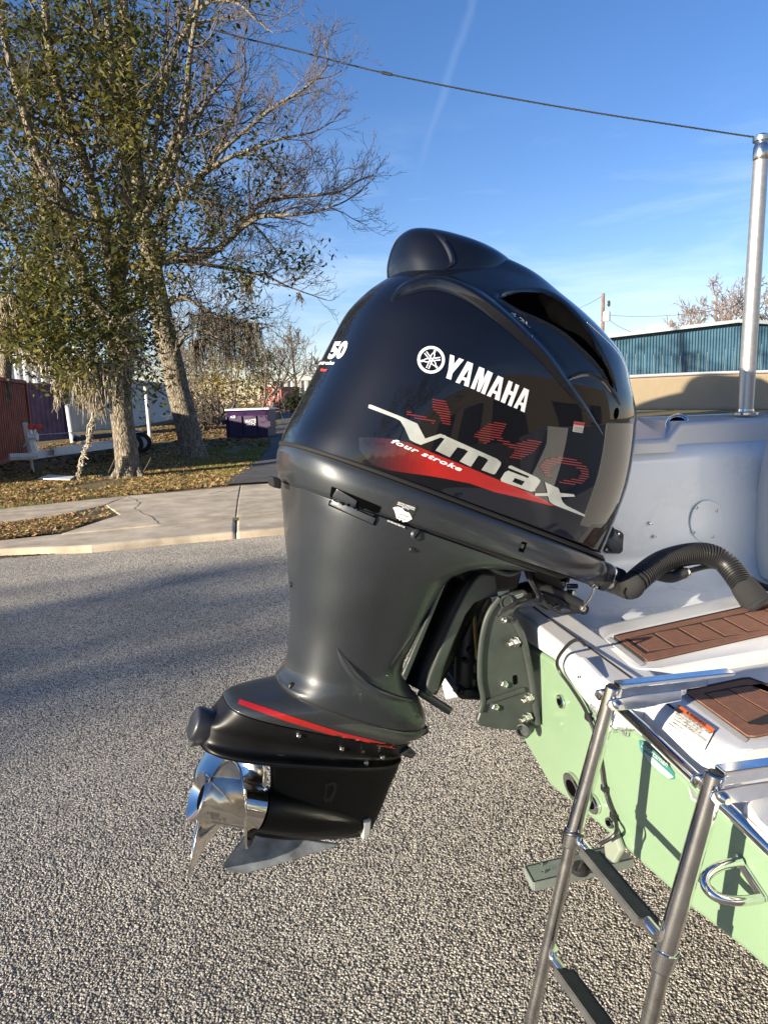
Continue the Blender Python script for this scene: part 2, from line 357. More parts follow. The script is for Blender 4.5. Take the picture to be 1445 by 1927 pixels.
drive = [gt(*p) for p in [(420, 914), (440, 898), (487, 868), (510, 842), (506, 818), (530, 795), (525, 776), (600, 772), (640, 800), (660, 900), (560, 906)]]
dv = mk('driveway', [(p[0], p[1], ter(p[1]) + .03) for p in drive], [list(range(len(drive)))], m_drive); fixn(dv); struct(dv)

# ---- dry leaves and grass on the verge
def quads(name, C_, s0, s1, m, tilt=.6, zoff=.015, asp=.6, kind=True, parent=None, up=False):
    n = len(C_); a = rng.uniform(0, 2 * math.pi, n); sz = rng.uniform(s0, s1, n)
    X = np.stack([np.cos(a), np.sin(a), rng.uniform(-tilt, tilt, n)], 1); Y = np.stack([-np.sin(a), np.cos(a), rng.uniform(-tilt, tilt, n)], 1) * asp
    if up: Y = np.stack([rng.normal(0, .3, n), rng.normal(0, .3, n), np.ones(n)], 1); X = X * asp * .2
    C_ = C_ + np.array([0, 0, zoff])
    V = np.concatenate([C_ - X * sz[:, None] * .5, C_ + Y * sz[:, None] * .5, C_ + X * sz[:, None] * .5, C_ - Y * sz[:, None] * (.5 if not up else .0)], 0)
    idx = np.arange(n); Fq = np.stack([idx, idx + n, idx + 2 * n, idx + 3 * n], 1)
    me = bpy.data.meshes.new(name); me.vertices.add(4 * n); me.vertices.foreach_set('co', V.astype(np.float32).ravel())
    me.loops.add(4 * n); me.loops.foreach_set('vertex_index', Fq.astype(np.int32).ravel()); me.polygons.add(n)
    me.polygons.foreach_set('loop_start', (np.arange(n) * 4).astype(np.int32)); me.update(calc_edges=True); me.materials.append(m)
    o = bpy.data.objects.new(name, me); COL.objects.link(o)
    if parent is not None:
        o.parent = parent; me.transform(Matrix.Translation(-org(parent)))
    if kind: stuff(o)
    return o
m_leaf_dry = mat('dry_leaf', (.36, .235, .095), .8, island=.5, trans=.15)
m_grass = mat('grass_blade', (.22, .20, .055), .8, island=.5, trans=.2)
def spread(px, n, z=ZL):
    P = np.array([gz(*p, z)[:2] for p in px]); lo, hi = P.min(0), P.max(0); out = []
    A = [(P[i], P[(i + 1) % len(P)]) for i in range(len(P))]
    while len(out) < n * 1.5:
        q = rng.uniform(lo, hi, (4000, 2)); c = np.zeros(4000, bool)
        for a, b in A:
            with np.errstate(divide='ignore', invalid='ignore'):
                k = ((a[1] > q[:, 1]) != (b[1] > q[:, 1])) & (q[:, 0] < (b[0] - a[0]) * (q[:, 1] - a[1]) / (b[1] - a[1]) + a[0])
            c ^= k
        out += list(q[c])
    out = np.array(out); w = np.array([noise.noise((q[0] * .9, q[1] * .5, 2.2)) + .5 * noise.noise((q[0] * 2.7, q[1] * 1.6, 7.)) for q in out]); out = out[np.argsort(-w + rng.normal(0, .22, len(w)))][:n]; return np.stack([out[:, 0], out[:, 1], [ter(y) for y in out[:, 1]]], 1)
quads('gutter_litter', spread([(-60, 1040), (0, 1033.5), (172, 1027), (300, 1014.5), (300, 1019), (180, 1037), (0, 1052), (-60, 1060)], 3500, .0), .015, .05, mat('gutter_dirt', (.11, .085, .055), .9, island=.5), .4, -.092)
m_crack = mat('crack', (.05, .045, .04), .95)
for cp in ([(240, 934), (262, 946), (256, 958), (285, 972), (300, 986)], [(452, 922), (430, 926), (418, 924), (395, 930)]):
    P = [gz(*p, ZL + .010) for p in catmull(cp, 5)]; P = [p + np.array([rng.normal(0, .012), rng.normal(0, .012), 0]) for p in P]; G().tube(P, [.0012 + .002 * rng.uniform() for _ in P], 4).obj('crack', m_crack, walk)
strip = spread([(-250, 1000), (0, 955), (172, 938), (430, 914), (500, 862), (330, 845), (200, 872), (0, 900), (-250, 915)], 19000)
quads('fallen_leaves', strip, .05, .12, m_leaf_dry, .8)
quads('fallen_leaves', spread([(-150, 1030), (0, 1016), (113, 1003), (222, 966), (196, 952), (86, 977), (0, 986), (-150, 1003)], 3500), .04, .09, m_leaf_dry, .8)
quads('grass', spread([(-150, 1030), (0, 1016), (113, 1003), (222, 966), (196, 952), (86, 977), (0, 986), (-150, 1003)], 9000), .03, .08, m_grass, zoff=0, up=True)
m_green = mat('green_grass', (.16, .21, .035), .8, island=.45, trans=.2)
quads('grass', spread([(330, 862), (450, 840), (500, 850), (490, 868), (430, 900), (380, 885)], 9000), .06, .13, m_green, zoff=0, up=True)
quads('fallen_leaves', spread([(-60, 872), (60, 850), (330, 806), (520, 800), (505, 845), (330, 852), (180, 876), (-60, 905)], 16000), .08, .20, mat('old_leaf', (.24, .15, .055), .85, island=.5), .6)
quads('grass', spread([(-60, 872), (60, 848), (330, 800), (520, 795), (505, 845), (330, 852), (180, 876), (-60, 905)], 16000), .06, .16, m_grass, zoff=0, up=True)
quads('grass', spread([(-100, 905), (200, 872), (430, 845), (505, 842), (440, 910), (200, 938), (-100, 970)], 42000), .05, .12, m_grass, zoff=0, up=True)

# ================================================================== BUILDINGS AND YARD THINGS
def corrugated(g, A, B, h, pitch, depth, zbase=None, duty=.5, top=None):
    """vertical ribbed sheet from A to B (ground points), rib profile trapezoidal"""
    A = np.asarray(A, float); B = np.asarray(B, float); d = B - A; Lh = np.linalg.norm(d[:2]); t = d / Lh; nrm = np.array([t[1], -t[0], 0]); nrm /= np.linalg.norm(nrm)
    if np.dot(nrm, CAM - A) < 0: nrm = -nrm
    k = max(1, int(Lh / pitch)); V = []; prof = [(0, 0), (.5 - duty * .5 + .0, 0), (.5 - duty * .5 + .12, 1), (.5 + duty * .5 - .0, 1), (.5 + duty * .5 + .12, 0)]
    pts = []
    for i in range(k):
        for u, w in prof: pts.append(((i + min(u, .999)) / k * Lh, w * depth))
    pts.append((Lh, 0))
    for s, w in pts:
        p = A + t * s + nrm * w; V.append(p); V.append(p + UP * (h if top is None else top(s / Lh)))
    return g.add(V, [(2 * i, 2 * i + 2, 2 * i + 3, 2 * i + 1) for i in range(len(pts) - 1)])
m_rust = mat('rust_red_paint', (.32, .085, .042), .7, var=.45, vscale=2.5, detail=9.)
m_purp = mat('faded_purple_paint', (.17, .095, .13), .7, var=.35, vscale=1.6, detail=8.)
m_cream = mat('cream_sheet', (.52, .50, .42), .6, var=.1, vscale=1.2)
m_grey = mat('pale_grey_sheet', (.56, .58, .58), .6, var=.08, vscale=.8)
m_white = mat('white_paint', (.72, .72, .70), .5, var=.06, vscale=3.)
m_alu = mat('galvanised_metal', (.62, .64, .66), .45, .25, var=.12, vscale=6.)
m_dark = mat('black_rubber', (.018, .018, .019), .7)
m_roofw = mat('white_roof', (.75, .74, .70), .6)
m_concdark = mat('concrete_block', (.30, .29, .26), .9)

def container(label, A, B, h, m, w=2.4, doors=False, cat='shipping container'):
    A = np.asarray(A, float); B = np.asarray(B, float); t = (B - A) / np.linalg.norm(B - A); n = np.array([-t[1], t[0], 0.])
    if np.dot(n, CAM - A) > 0: n = -n
    A = A.copy(); B = B.copy(); A[2] = B[2] = min(A[2], B[2])
    r = thing('shipping_container', label, cat, A)
    g = G(); corrugated(g, A + t * .1 - n * .0 + UP * .16, B - t * .1 + UP * .16, h - .28, .28, .045); o = g.obj('side_panel', m, r, fix=False)
    g = G().box((A + B) / 2 + n * w / 2 + UP * h / 2, np.linalg.norm(B - A) / 2 - .02, w / 2 - .06, h / 2 - .03, t, n); g.obj('box_shell', m, r)
    for z, hh in ((.08, .08), (h - .06, .06)):
        G().box((A + B) / 2 - n * .03 + UP * z, np.linalg.norm(B - A) / 2, .05, hh, t, n).obj('side_rail', m, r)
    for P in (A, B):
        G().box(P - n * .035 + UP * h / 2, .06, .062, h / 2 + .004, t, n).obj('corner_post', m, r)
    if doors:
        g2 = G()
        for k in range(4):
            c = A + t * (np.linalg.norm(B - A) * (k + .5) / 4)
            G().tube([c - n * .1 + UP * .2, c - n * .1 + UP * (h - .2)], .03, 8).obj('lock_bar', m_alu, r)
    return r
cA, cB = gt(-150, 925), gt(62, 852); cB = cA + (cB - cA) * .98
container('rust red ribbed shipping container at the left edge behind the boat trailer', cA, cB, 2.62, m_rust)
d = 33.; container('faded purple ribbed shipping container between the rust one and the white shed', ay(30, 832, d), ay(128, 826, d + 3), 2.75, m_purp)
def metal_building(name, label, base, h, mw, roof=None, pitch=.4, dep=.06, roofm=None, cat='building', eave=.12):
    r = thing(name, label, cat, base[0])
    for i in range(len(base) - 1):
        g = G(); corrugated(g, base[i], base[i + 1], h, pitch, dep); g.obj('wall', mw[i % len(mw)], r, fix=False)
        A, B = np.asarray(base[i]), np.asarray(base[i + 1]); t = (B - A) / np.linalg.norm(B - A); n = np.array([t[1], -t[0], 0])
        if np.dot(n, CAM - A) < 0: n = -n
        G().box((A + B) / 2 + UP * (h + .08) + n * .06, np.linalg.norm(B - A) / 2 + .1, .14, .09, t, n).obj('eave_trim', roofm or m_roofw, r)
    return r
a0, a1, a2 = ay(120, 822, 42), ay(246, 803, 46), ay(335, 781, 62)
a0[2] = a1[2] = a2[2] = a1[2] - .1
wb = metal_building('metal_shed', 'long white ribbed metal shed behind the two leaning oak trunks', [a0, a1, a2], 2.95, [m_cream, m_grey], pitch=.5)
q = np.array([a0, a1, a2, a2 + (a0 - a1) * 1.0]) + UP * 3.13
rf = mk('roof', [q[0], q[1], q[2], q[3]], [(0, 1, 2, 3)], m_grey, wb); 
b0, b1 = ay(-40, 726, 55), ay(170, 722, 58); b1[2] = b0[2] = 1.2
metal_building('warehouse', 'tall pale ribbed warehouse showing above the containers', [b0, b1], 5.3, [m_grey], pitch=.6, dep=.07)
# far cream building and red container behind the bush
f0, f1 = ay(508, 775, 82), ay(720, 778, 86); f0[2] = f1[2] = .9
fb = metal_building('far_metal_shed', 'distant low cream ribbed shed with a white roof edge beyond the driveway', [f0, f1], 3.3, [m_cream], pitch=.75, dep=.14)
ra, rb = ay(496, 774, 70), ay(531, 774, 69.5); rb[2] = ra[2]
container('small distant red container with door bars at the end of the driveway', ra, rb, 2.35, mat('bright_red_paint', (.30, .045, .03), .6, var=.3, vscale=2.), 5., True)

# white post, trailer, board, dumpster
P = gt(283, 826); P1 = P + np.array([-.1, 0, 2.6]); zt = ay(274, 729, P[1])
r = thing('white_post', 'slim upright white post beside the trailer fender', 'post', P)
G().tube([P - UP * .1, (P[0] * .35 + zt[0] * .65, P[1], zt[2] * .62), zt], [.075, .072, .07], 10).obj('pole', m_white, r, True)
G().lathe(zt, UP, [(-.02, .08), (.03, .08), (.05, .05)], 10).obj('cap', m_white, r, True)
P = ay(137, 823, 31); zt = ay(122, 731, 31); tag(G().tube([P - UP * .6, zt], .09, 8).obj('white_post', m_white, None, True), 'white upright corner post between purple container and cream shed', 'post')
bd = [gz(*p, .16) for p in ((72, 900), (92, 893), (141, 896), (132, 902))]
tag(G().prism(bd, (0, 0, -.02)).obj('white_board', m_white), 'flat white board lying on the leaves below the trailer jack', 'board')

def trailer():
    Y0 = 17.6
    r = thing('boat_trailer', 'empty silver tandem axle boat trailer parked behind the left tree', 'trailer', gz(62, 880, .1))
    t0, t1 = ay(18, 860, 16.8), ay(262, 826, 23.5)        # near frame rail
    m = m_alu
    G().tube([t0, ay(70, 858, 17.2)], .09, 6).obj('tongue', m, r)
    a = ay(62, 857, 17.1); b = ay(255, 832, 22.5); back = np.array([-.75, 1.9, .0])
    def beam(p, q, w, hgt, nm, mm=m):
        p = np.asarray(p); q = np.asarray(q); t = (q - p) / np.linalg.norm(q - p); n = np.cross(UP, t); n /= np.linalg.norm(n)
        return G().box((p + q) / 2, np.linalg.norm(q - p) / 2, w, hgt, t, n, np.cross(t, n)).obj(nm, mm, r)
    beam(a, b, .05, .09, 'frame_rail'); beam(a + np.array([.3, .6, .05]), b + np.array([-.6, 2.2, .0]), .05, .09, 'frame_rail')
    for k in (.25, .55, .85):
        p = a + (b - a) * k; beam(p, p + back * .9 + UP * -.02, .05, .06, 'cross_member')
    for k in (0, 1):
        p = a + (b - a) * .35 + back * (.2 + .55 * k) + UP * .25; beam(p, p + (b - a) * .6, .05, .04, 'bunk', m_dark)
    # wheels under curved fenders
    for side in (0, 1):
        off = back * side
        for k in (0, 1):
            c = ay(250 + 16 * k, 838 - 2 * k, 23.0 + .9 * k) + off; c[2] = .42 + ter(23) - .05
            ax = np.array([.35, -.94, 0])
            w = G().lathe(c - ax * .1, ax, [(0, .2), (0, .32), (.03, .345), (.17, .345), (.2, .32), (.2, .2), (.17, .19)], 24).obj('wheel', m_dark, r, True)
            G().lathe(c + ax * .085, ax, [(0, .2), (.02, .2), (.01, .16), (.03, .07), (.05, .06), (.05, .0)], 18).obj('rim', m_alu, w, True)
        # fender: arc band over both wheels
        c0 = ay(248, 838, 23.0) + off; c1 = ay(268, 836, 24.0) + off; t = (c1 - c0); t[2] = 0; t /= np.linalg.norm(t); n = np.array([.35, -.94, 0]); mid = (c0 + c1) / 2; mid[2] = .52
        g = G(); V = []; prof = [(-.95, -.05), (-.82, .22), (-.62, .36), (.62, .36), (.82, .22), (.95, -.05)]
        for u, z in prof:
            for w in (-.14, .14): V.append(mid + t * u + UP * z + n * w)
        g.add(V, [(2 * i, 2 * i + 1, 2 * i + 3, 2 * i + 2) for i in range(5)]); o = g.obj('fender', m_alu, r); sm = o.modifiers.new('t', 'SOLIDIFY'); sm.thickness = .02
    fl = ay(104, 835, 21.5)  # far-side fender seen over the frame
    g = G(); V = []
    for u, z in ((-.9, -.05), (-.75, .18), (-.5, .3), (.5, .32), (.75, .2), (.9, -.05)):
        for w in (-.12, .12): V.append(fl + np.array([.95, .2, 0]) * u + UP * z + np.array([-.2, .95, 0]) * w)
    g.add(V, [(2 * i, 2 * i + 1, 2 * i + 3, 2 * i + 2) for i in range(5)]); o = g.obj('fender', m_alu, r); sm = o.modifiers.new('t', 'SOLIDIFY'); sm.thickness = .02
    # jack and winch post
    j0, j1 = gz(63, 888, .18), ay(48, 797, 16.9)
    G().tube([j0, (j0 * .45 + j1 * .55), j1], [.035, .05, .06], 10).obj('jack_post', m_alu, r, True)
    G().lathe(j0 + np.array([-.04, 0, 0]), (1, .2, 0), [(0, .03), (0, .1), (.06, .1), (.06, .03)], 14).obj('jack_wheel', m_dark, r)
    beam(ay(68, 850, 17.1), ay(52, 800, 17.1), .06, .05, 'winch_post')
    w = G().lathe(ay(63, 822, 17.0), (1, .1, 0), [(-.1, .1), (-.08, .06), (.08, .06), (.1, .1), (.1, .02)], 14).obj('winch', m_alu, r)
    for px in (60, 74): G().lathe(ay(px, 803, 17.0), (0, 0, 1), [(-.07, .05), (-.03, .075), (.04, .07), (.07, .04)], 10).obj('roller', mat('red_roller', (.5, .05, .03), .5), r, True)
    G().tube([ay(67, 808, 17.), ay(66, 832, 17.)], .03, 6).obj('winch_stand', m_white, r)
trailer()

def dumpster():
    p = [gt(428, 826), gt(506, 824)]; A, B = p; B[2] = A[2]; t = (B - A) / np.linalg.norm(B - A); n = np.array([-t[1], t[0], 0]); L_ = np.linalg.norm(B - A); hh = 1.17 * A[1] / 30.
    m = mat('purple_steel', (.032, .012, .055), .5, var=.25, vscale=2.)
    r = thing('dumpster', 'purple steel dumpster with white lid beside the driveway', 'dumpster', A)
    sec = [(0, .05), (.1, 0), (1.3, .0), (1.3, hh), (.0, hh * .86)]
    g = G(); g.prism([A + n * (d - .12 * (z < .3)) + UP * z for d, z in [(.12, .06), (1.3, .06), (1.3, hh), (.25, hh), (0., hh * .80)]], t * L_).obj('bin', m, r)
    for k in (0, .36, .72, 1):
        G().box(A + t * (L_ * (.02 + .96 * k)) - n * .03 + UP * hh * .42, .035, .035, hh * .38, t, n).obj('rib', m, r)
    G().box(A + t * L_ / 2 + n * .72 + UP * (hh + .035), L_ / 2 + .05, .66, .035, t, n).obj('lid', m_white, r)
    o = G().box(A + n * .2 + UP * hh * .6 - t * .08, .08, .3, .10, t, n).obj('fork_pocket', m, r)
    G().box(B + UP * hh * .5 + t * .1, .08, .3, .11, t, n).obj('fork_pocket', m, r)
    f = lambda x, y: hit(x, y, A - n * .075, n)
    m_w = mat('decal_white', (.78, .78, .78), .4)
    text_decal('lettering', 'WASTE', (461, 797), (482, 795), (0, -7), lambda x, y: hit(x, y, A - n * .07, n), m_w, r, .0)
    text_decal('lettering', 'PRO', (464, 802), (480, 800.5), (0, -4.5), lambda x, y: hit(x, y, A - n * .07, n), m_w, r, .02)
    text_decal('unit_number', '4-23', (434, 787), (443, 786.5), (0, -4.5), lambda x, y: hit(x, y, A - n * .07, n), m_w, r, .02)
dumpster()

# blue metal building at the right: wall sheets, roof edge, rooftop units
def blue_building():
    Y0 = 46.; m = mat('blue_sheet', (.045, .112, .165), .55, var=.22, vscale=1.2, detail=6.)
    l, pk = ay(1128, 638, Y0), ay(1383, 607, Y0); rr = pk + (pk - l) * np.array([1, 0, 0]); rr[2] = l[2]; 
    r = thing('blue_building', 'blue ribbed metal building with low gable behind the boat', 'building', (pk[0], Y0, 0))
    X0, X1 = l[0], rr[0]
    def top(x): return l[2] + (pk[2] - l[2]) * (1 - abs(x - pk[0]) / (pk[0] - X0))
    k = 30; 
    for i in range(k):
        xa, xb = X0 + (X1 - X0) * i / k, X0 + (X1 - X0) * (i + 1) / k
        g = G(); corrugated(g, (xa, Y0, 0), (xb - .012, Y0, 0), 1, (xb - xa) / 4.001, .05, top=lambda s: top(xa + (xb - xa) * s) - .02, duty=.35); g.obj('wall_panel', m, r, fix=False)
    for a, b in (((X0 - .3, Y0, l[2] - .0), tuple(pk)), (tuple(pk), (X1 + .3, Y0, l[2]))):
        a = np.array(a); b = np.array(b); t = (b - a) / np.linalg.norm(b - a)
        G().box((a + b) / 2 + UP * .06 - np.array([0, .2, 0]), np.linalg.norm(b - a) / 2, .25, .10, t, (0, 1, 0), np.cross(t, (0, 1, 0))).obj('roof_edge', mat('grey_trim', (.5, .52, .52), .5), r)
        mk('roof', [a + UP * .17, b + UP * .17, b + UP * .17 + np.array([0, 30, 0]), a + UP * .17 + np.array([0, 30, 0])], [(0, 1, 2, 3)], m_roofw, r)
    b1 = ay(1236, 620, Y0 + 4); G().box(b1, 1.1 * .42, .5, .28).obj('rooftop_unit', m_white, r)
    b2 = ay(1201, 623, Y0 + 4); G().lathe(b2 - UP * .3, UP, [(0, .16), (.3, .16), (.3, .30), (.38, .26), (.42, .05)], 12).obj('roof_vent', m_alu, r)
blue_building()

# utility pole with its transformer, and the service wires
def utility_pole():
    Y0 = 62.; b, t = ay(1132, 700, Y0), ay(1134.5, 552, Y0); m = mat('pole_wood', (.16, .10, .075), .9, var=.3, vscale=4.)
    r = thing('utility_pole', 'wooden utility pole carrying a grey transformer beyond the blue roof', 'utility pole', (b[0], Y0, 0))
    G().tube([(b[0], Y0, 0), t], [.17, .13], 10).obj('pole', m, r, True)
    c = ay(1141, 595, Y0 - .3); G().lathe(c - UP * .42, UP, [(0, .26), (.03, .3), (.75, .3), (.82, .22), (.84, .0)], 14).obj('transformer', mat('transformer_grey', (.55, .56, .56), .5), r, True)
    c2 = ay(1145, 570, Y0); G().tube([t - UP * .9, c2], .04, 6).obj('arm', m_alu, r); G().lathe(c2 - UP * .3, UP, [(0, .06), (.1, .13), (.4, .13), (.5, .05)], 8).obj('insulator', m_dark, r)
    G().tube([ay(1133, 605, Y0), ay(1120, 615, Y0)], .04, 6).obj('arm', m_alu, r)
utility_pole()
def wire(label, pts, rad, name='utility_wire', n=6, sag=True, m=None):
    P = catmull(pts, 10); return tag(G().tube(P, rad, n).obj(name, m or m_dark, None, True), label, 'wire', None)
wire('thin power line running right from the utility pole transformer', [ay(1147, 593, 62), ay(1200, 595.5, 61), ay(1290, 591, 60), ay(1450, 570, 58)], .018)
wire('thin service line dropping from the utility pole to the blue roof', [ay(1147, 603, 62), ay(1165, 615, 58), ay(1190, 626, 50)], .018)
wire('thin power line leaving the utility pole towards the left', [ay(1133, 557, 62), ay(1100, 575, 63), ay(1050, 592, 65), ay(900, 610, 70)], .016)
# the thick twisted overhead cable
P = catmull([ay(180, -30, 15.2), ay(300, 22, 15.2), ay(430, 64, 15.), ay(560, 96, 15.), ay(700, 132, 14.8), ay(850, 164, 14.6), ay(1000, 192, 14.4), ay(1150, 217, 14.2), ay(1300, 240, 14.), ay(1420, 258, 13.8), ay(1560, 274, 13.6)], 40)
cb = thing('overhead_cable', 'thick twisted black cable crossing the open sky', 'cable', tuple(P[200]))
for ph in (0, 2.1, 4.2):
    Q = P.copy(); a = np.arange(len(P)) * .8 + ph; Q[:, 2] += .009 * np.cos(a); Q[:, 1] += .009 * np.sin(a)
    G().tube(Q, .0085, 5).obj('strand', m_dark, cb, True)
G().tube(P[165:171], .03, 6).obj('splice', m_dark, cb, True)
# ================================================================== BOAT
BM = ay(985, 1150, 1.9); bf, bs = az(80), az(170)
def BP(f, s, z): return BM * np.array([1, 1, 0]) + bf * f + bs * s + UP * z      # boat frame: forward, starboard (towards the camera), height
def bcoord(P): d = np.asarray(P) - BM; return float(d @ bf), float(d @ bs), float(P[2])
def tp(x, y, f=0.): return hit(x, y, BM + bf * f, bf)                              # on the transom plane
def sp(x, y, s): return hit(x, y, BM + bs * s, bs)                                 # on a fore-and-aft plane
m_hull = mat('green_gelcoat', (.190, .285, .175), .22, 0, .6, var=.05, vscale=3., coatr=.06)
m_gel = mat('white_gelcoat', (.58, .58, .575), .3, 0, .35, var=.035, vscale=7., coatr=.1, bump=.05, bscale=300)
m_gel2 = mat('white_liner', (.70, .745, .78), .28, 0, .5, var=.07, vscale=4.5, coatr=.07, detail=9.)
m_cr = mat('cream_vinyl', (.42, .335, .215), .5, var=.06, vscale=5., bump=.15, bscale=25.)
m_pad = mat('brown_deck_pad', (.20, .088, .052), .85, var=.14, vscale=60., bump=.3, bscale=400.)
m_padg = mat('pad_groove', (.012, .010, .010), .9)
m_chrome = mat('polished_steel', (.80, .785, .76), .09, 1., var=.10, vscale=25.)
m_steel = mat('worn_steel', (.64, .62, .59), .20, 1., var=.15, vscale=40.)
m_blk = mat('black_plastic', (.014, .014, .015), .42)
m_rub = mat('ribbed_rubber', (.012, .012, .013), .75, bump=.5, bscale=500.)
m_hole_shade = mat('hole_shade', (.0025, .0025, .0025), .95, spec=0.)  # flat near-black, paints in the shade inside holes and recesses
boat = thing('boat', 'pale green motorboat with white deck and brown step pads', 'boat', tuple(BP(0, .17, .6)))

# hull: transom face (traced), bottom running forward, starboard side
edge = [(994, 1214), (1041, 1244), (1061, 1274), (1108, 1335), (1150, 1374), (1188, 1374), (1330, 1502), (1400, 1566), (1470, 1630), (1560, 1712)]
low = [(973, 1385), (985, 1400), (1010, 1442), (1034, 1480), (1077, 1513), (1122, 1546), (1202, 1627), (1254, 1685), (1304, 1718), (1394, 1782), (1445, 1831), (1500, 1885)]
low = [(1034, 1480), (1077, 1514), (1122, 1551), (1202, 1624), (1254, 1672), (1304, 1716), (1394, 1787), (1445, 1831), (1520, 1898)]
E_ = [tp(*p) for p in edge]; Lo = [tp(*p) for p in low]
kee = bcoord(Lo[0]); pz = 1.035
port = [BP(0, kee[1] - 1.25, kee[2] + .24), BP(0, kee[1] - 1.3, pz)]
face = [BP(0, -.1, pz)] + E_ + Lo[::-1] + port
g = G(); n = len(face); back = []
for P in face: back.append(P + bf * 5.5 + UP * (.0))
g.prism(face, bf * .045)
hull = g.obj('hull', m_hull, boat); bev(hull, .012, 3, 40)
f2 = [p + bf * .0452 for p in Lo[::-1] + port[:1]] + [BP(.0452, kee[1] - 1.3, .93), BP(.0452, bcoord(Lo[-1])[1], .93)]
G().prism(f2, bf * 5.4).obj('hull_bottom', m_hull, boat)
G().prism([BP(.9, 1.1, .95), BP(.9, 1.36, .95), BP(.9, 1.36, 1.42), BP(1.1, 1.30, 1.52), BP(1.1, 1.1, 1.52)], bf * 4).obj('starboard_gunwale', m_gel, boat)
m_gb = m_gel
# white transom cap over the green
capP = [BP(0, -1.12, 1.035), BP(0, -.1, 1.035)] + E_[:5]
c0 = [tp(p[0], p[1], -.004) for p in [(960, 1170), (994, 1212.5), (1041, 1243), (1061, 1273), (1108, 1334), (1150, 1373), (1188, 1373)]]
up_ = [BP(-.004, bcoord(p)[1], 1.05 - .02 * max(0, bcoord(p)[1] - .1)) for p in c0]
G().prism(c0 + up_[::-1], bf * .13).obj('transom_cap', m_gel, boat); bev(bpy.data.objects['transom_cap'], .012, 3)
G().box(BP(.06, -.62, 1.03), .07, .55, .03, bf, bs).obj('transom_cap', m_gel, boat)
G().box(BP(.052, .30, 1.0505), .0025, .36, .0012, bf, bs).obj('joint_line', m_padg, boat)
# splash well: floor, fillet and port wall swept fore and aft
zf, sw, fr = .985, -.43, .10
prof = [(.34, zf), (-.10, zf), (sw + fr, zf)] + [(sw + fr - fr * math.sin(a), zf + fr - fr * math.cos(a)) for a in np.linspace(.2, math.pi / 2 - .1, 7)] + [(sw, zf + fr), (sw - .008, 1.25), (sw - .012, 1.40), (sw - .014, 1.462)]
V = []; fs = [0.10, .3, .5, .7, .9, 1.1, 1.24]
for f in fs:
    for s, z in prof: V.append(BP(f, s, z))
k = len(prof); Fq = [(i * k + j, i * k + j + 1, (i + 1) * k + j + 1, (i + 1) * k + j) for i in range(len(fs) - 1) for j in range(k - 1)]
liner = mk('splash_well', V, Fq, m_gel2, boat, True); fixn(liner)
if liner.data.polygons[0].normal.z < 0: liner.data.flip_normals(); liner.modifiers.new('t', 'SOLIDIFY').thickness = .012
# gunwale top with the low step round the rod holder
def wl(x, y): return sp(x, y, sw - .02)
gun = [wl(1120, 772), wl(1183, 773)]; 
zg = bcoord(wl(1300, 783))[2]
GT = [BP(.1, sw - .028, 1.512), BP(.30, sw - .028, 1.512), BP(.42, sw - .024, zg - .005), BP(.50, sw - .02, zg - .025), BP(.545, sw - .0, zg - .075), BP(.69, sw - .0, zg - .075), BP(.75, sw - .02, zg - .02), BP(1.26, sw - .02, zg - .02), BP(2.4, sw - .02, zg + .0)]
GB = [p - bs * .30 + UP * .012 for p in GT]
for i in (4, 5): GB[i] = GB[i] + UP * .075
for i in (3,): GB[i] = GB[i] + UP * .02
GI = [p * 1.0 for p in GT]; nG = len(GT)
V = GT + GB + [p * np.array([1, 1, 0]) + UP * 1.44 for p in GT]
Fq = [(i, i + 1, nG + i + 1, nG + i) for i in range(nG - 1)] + [(2 * nG + i, 2 * nG + i + 1, i + 1, i) for i in range(nG - 1)]
o = mk('gunwale', V, Fq, m_gel, boat, True); fixn(o); o.data.set_sharp_from_angle(angle=math.radians(50)); bev(o, .012, 3, 25)
o = G().prism([BP(-.0, sw - .33, 1.0), BP(0, sw - .33, 1.40), BP(.4, sw - .33, 1.45), BP(5., sw - .33, 1.45), BP(5., sw - .33, .9)], -bs * .35).obj('port_side', m_hull, boat)
# cream coaming panel beyond the gunwale
fp = [(1130, 772), (1130, 714), (1165, 711.5), (1260, 707), (1350, 703.5), (1445, 701), (1600, 697), (1600, 772)]
pp = [sp(x, y, sw - .31) for x, y in fp]
o = G().prism(pp, -bs * .06).obj('coaming_panel', m_cr, boat); bev(o, .012, 3)
G().tube([p + UP * .004 for p in pp[1:7]], .006, 8).obj('coaming_trim', m_gel, boat, True)
# aft face of the forward bulkhead, sunlit
bk = [(1452, 790), (1436, 842), (1425, 900), (1398, 1066), (1445, 1096), (1700, 1250), (1700, 790)]
fb_ = 1.02
o = G().prism([hit(x, y, BP(1.045, sw, 0), bf * .94 + bs * .34) for x, y in bk], bf * .05).obj('bulkhead', m_gel, boat); bev(o, .01, 2)
# hatch plate and screws on the well wall
wallf = lambda x, y: sp(x, y, sw + .001)
def ring_px(c, a, b, rot, n=36):
    return [(c[0] + a * math.cos(t) * math.cos(rot) - b * math.sin(t) * math.sin(rot), c[1] + a * math.cos(t) * math.sin(rot) + b * math.sin(t) * math.cos(rot)) for t in np.linspace(0, 2 * math.pi, n, endpoint=False)]
pl = [sp(x, y, sw - .004) for x, y in ring_px((1328, 981), 32, 40, .1)]
o = G().prism(pl, bs * .0072).obj('hatch_plate', m_gel2, boat); bev(o, .003, 2)
for q in ((1310, 955), (1347, 961), (1304, 1002), (1340, 1010), (1224, 985), (1231, 1010)):
    c = sp(*q, sw + .004); G().lathe(c - bs * .004, bs, [(0, .006), (.006, .006), (.007, .004), (.003, .003), (.002, .0)], 12).obj('screw', m_steel if q[0] != 1224 else m_chrome, boat)
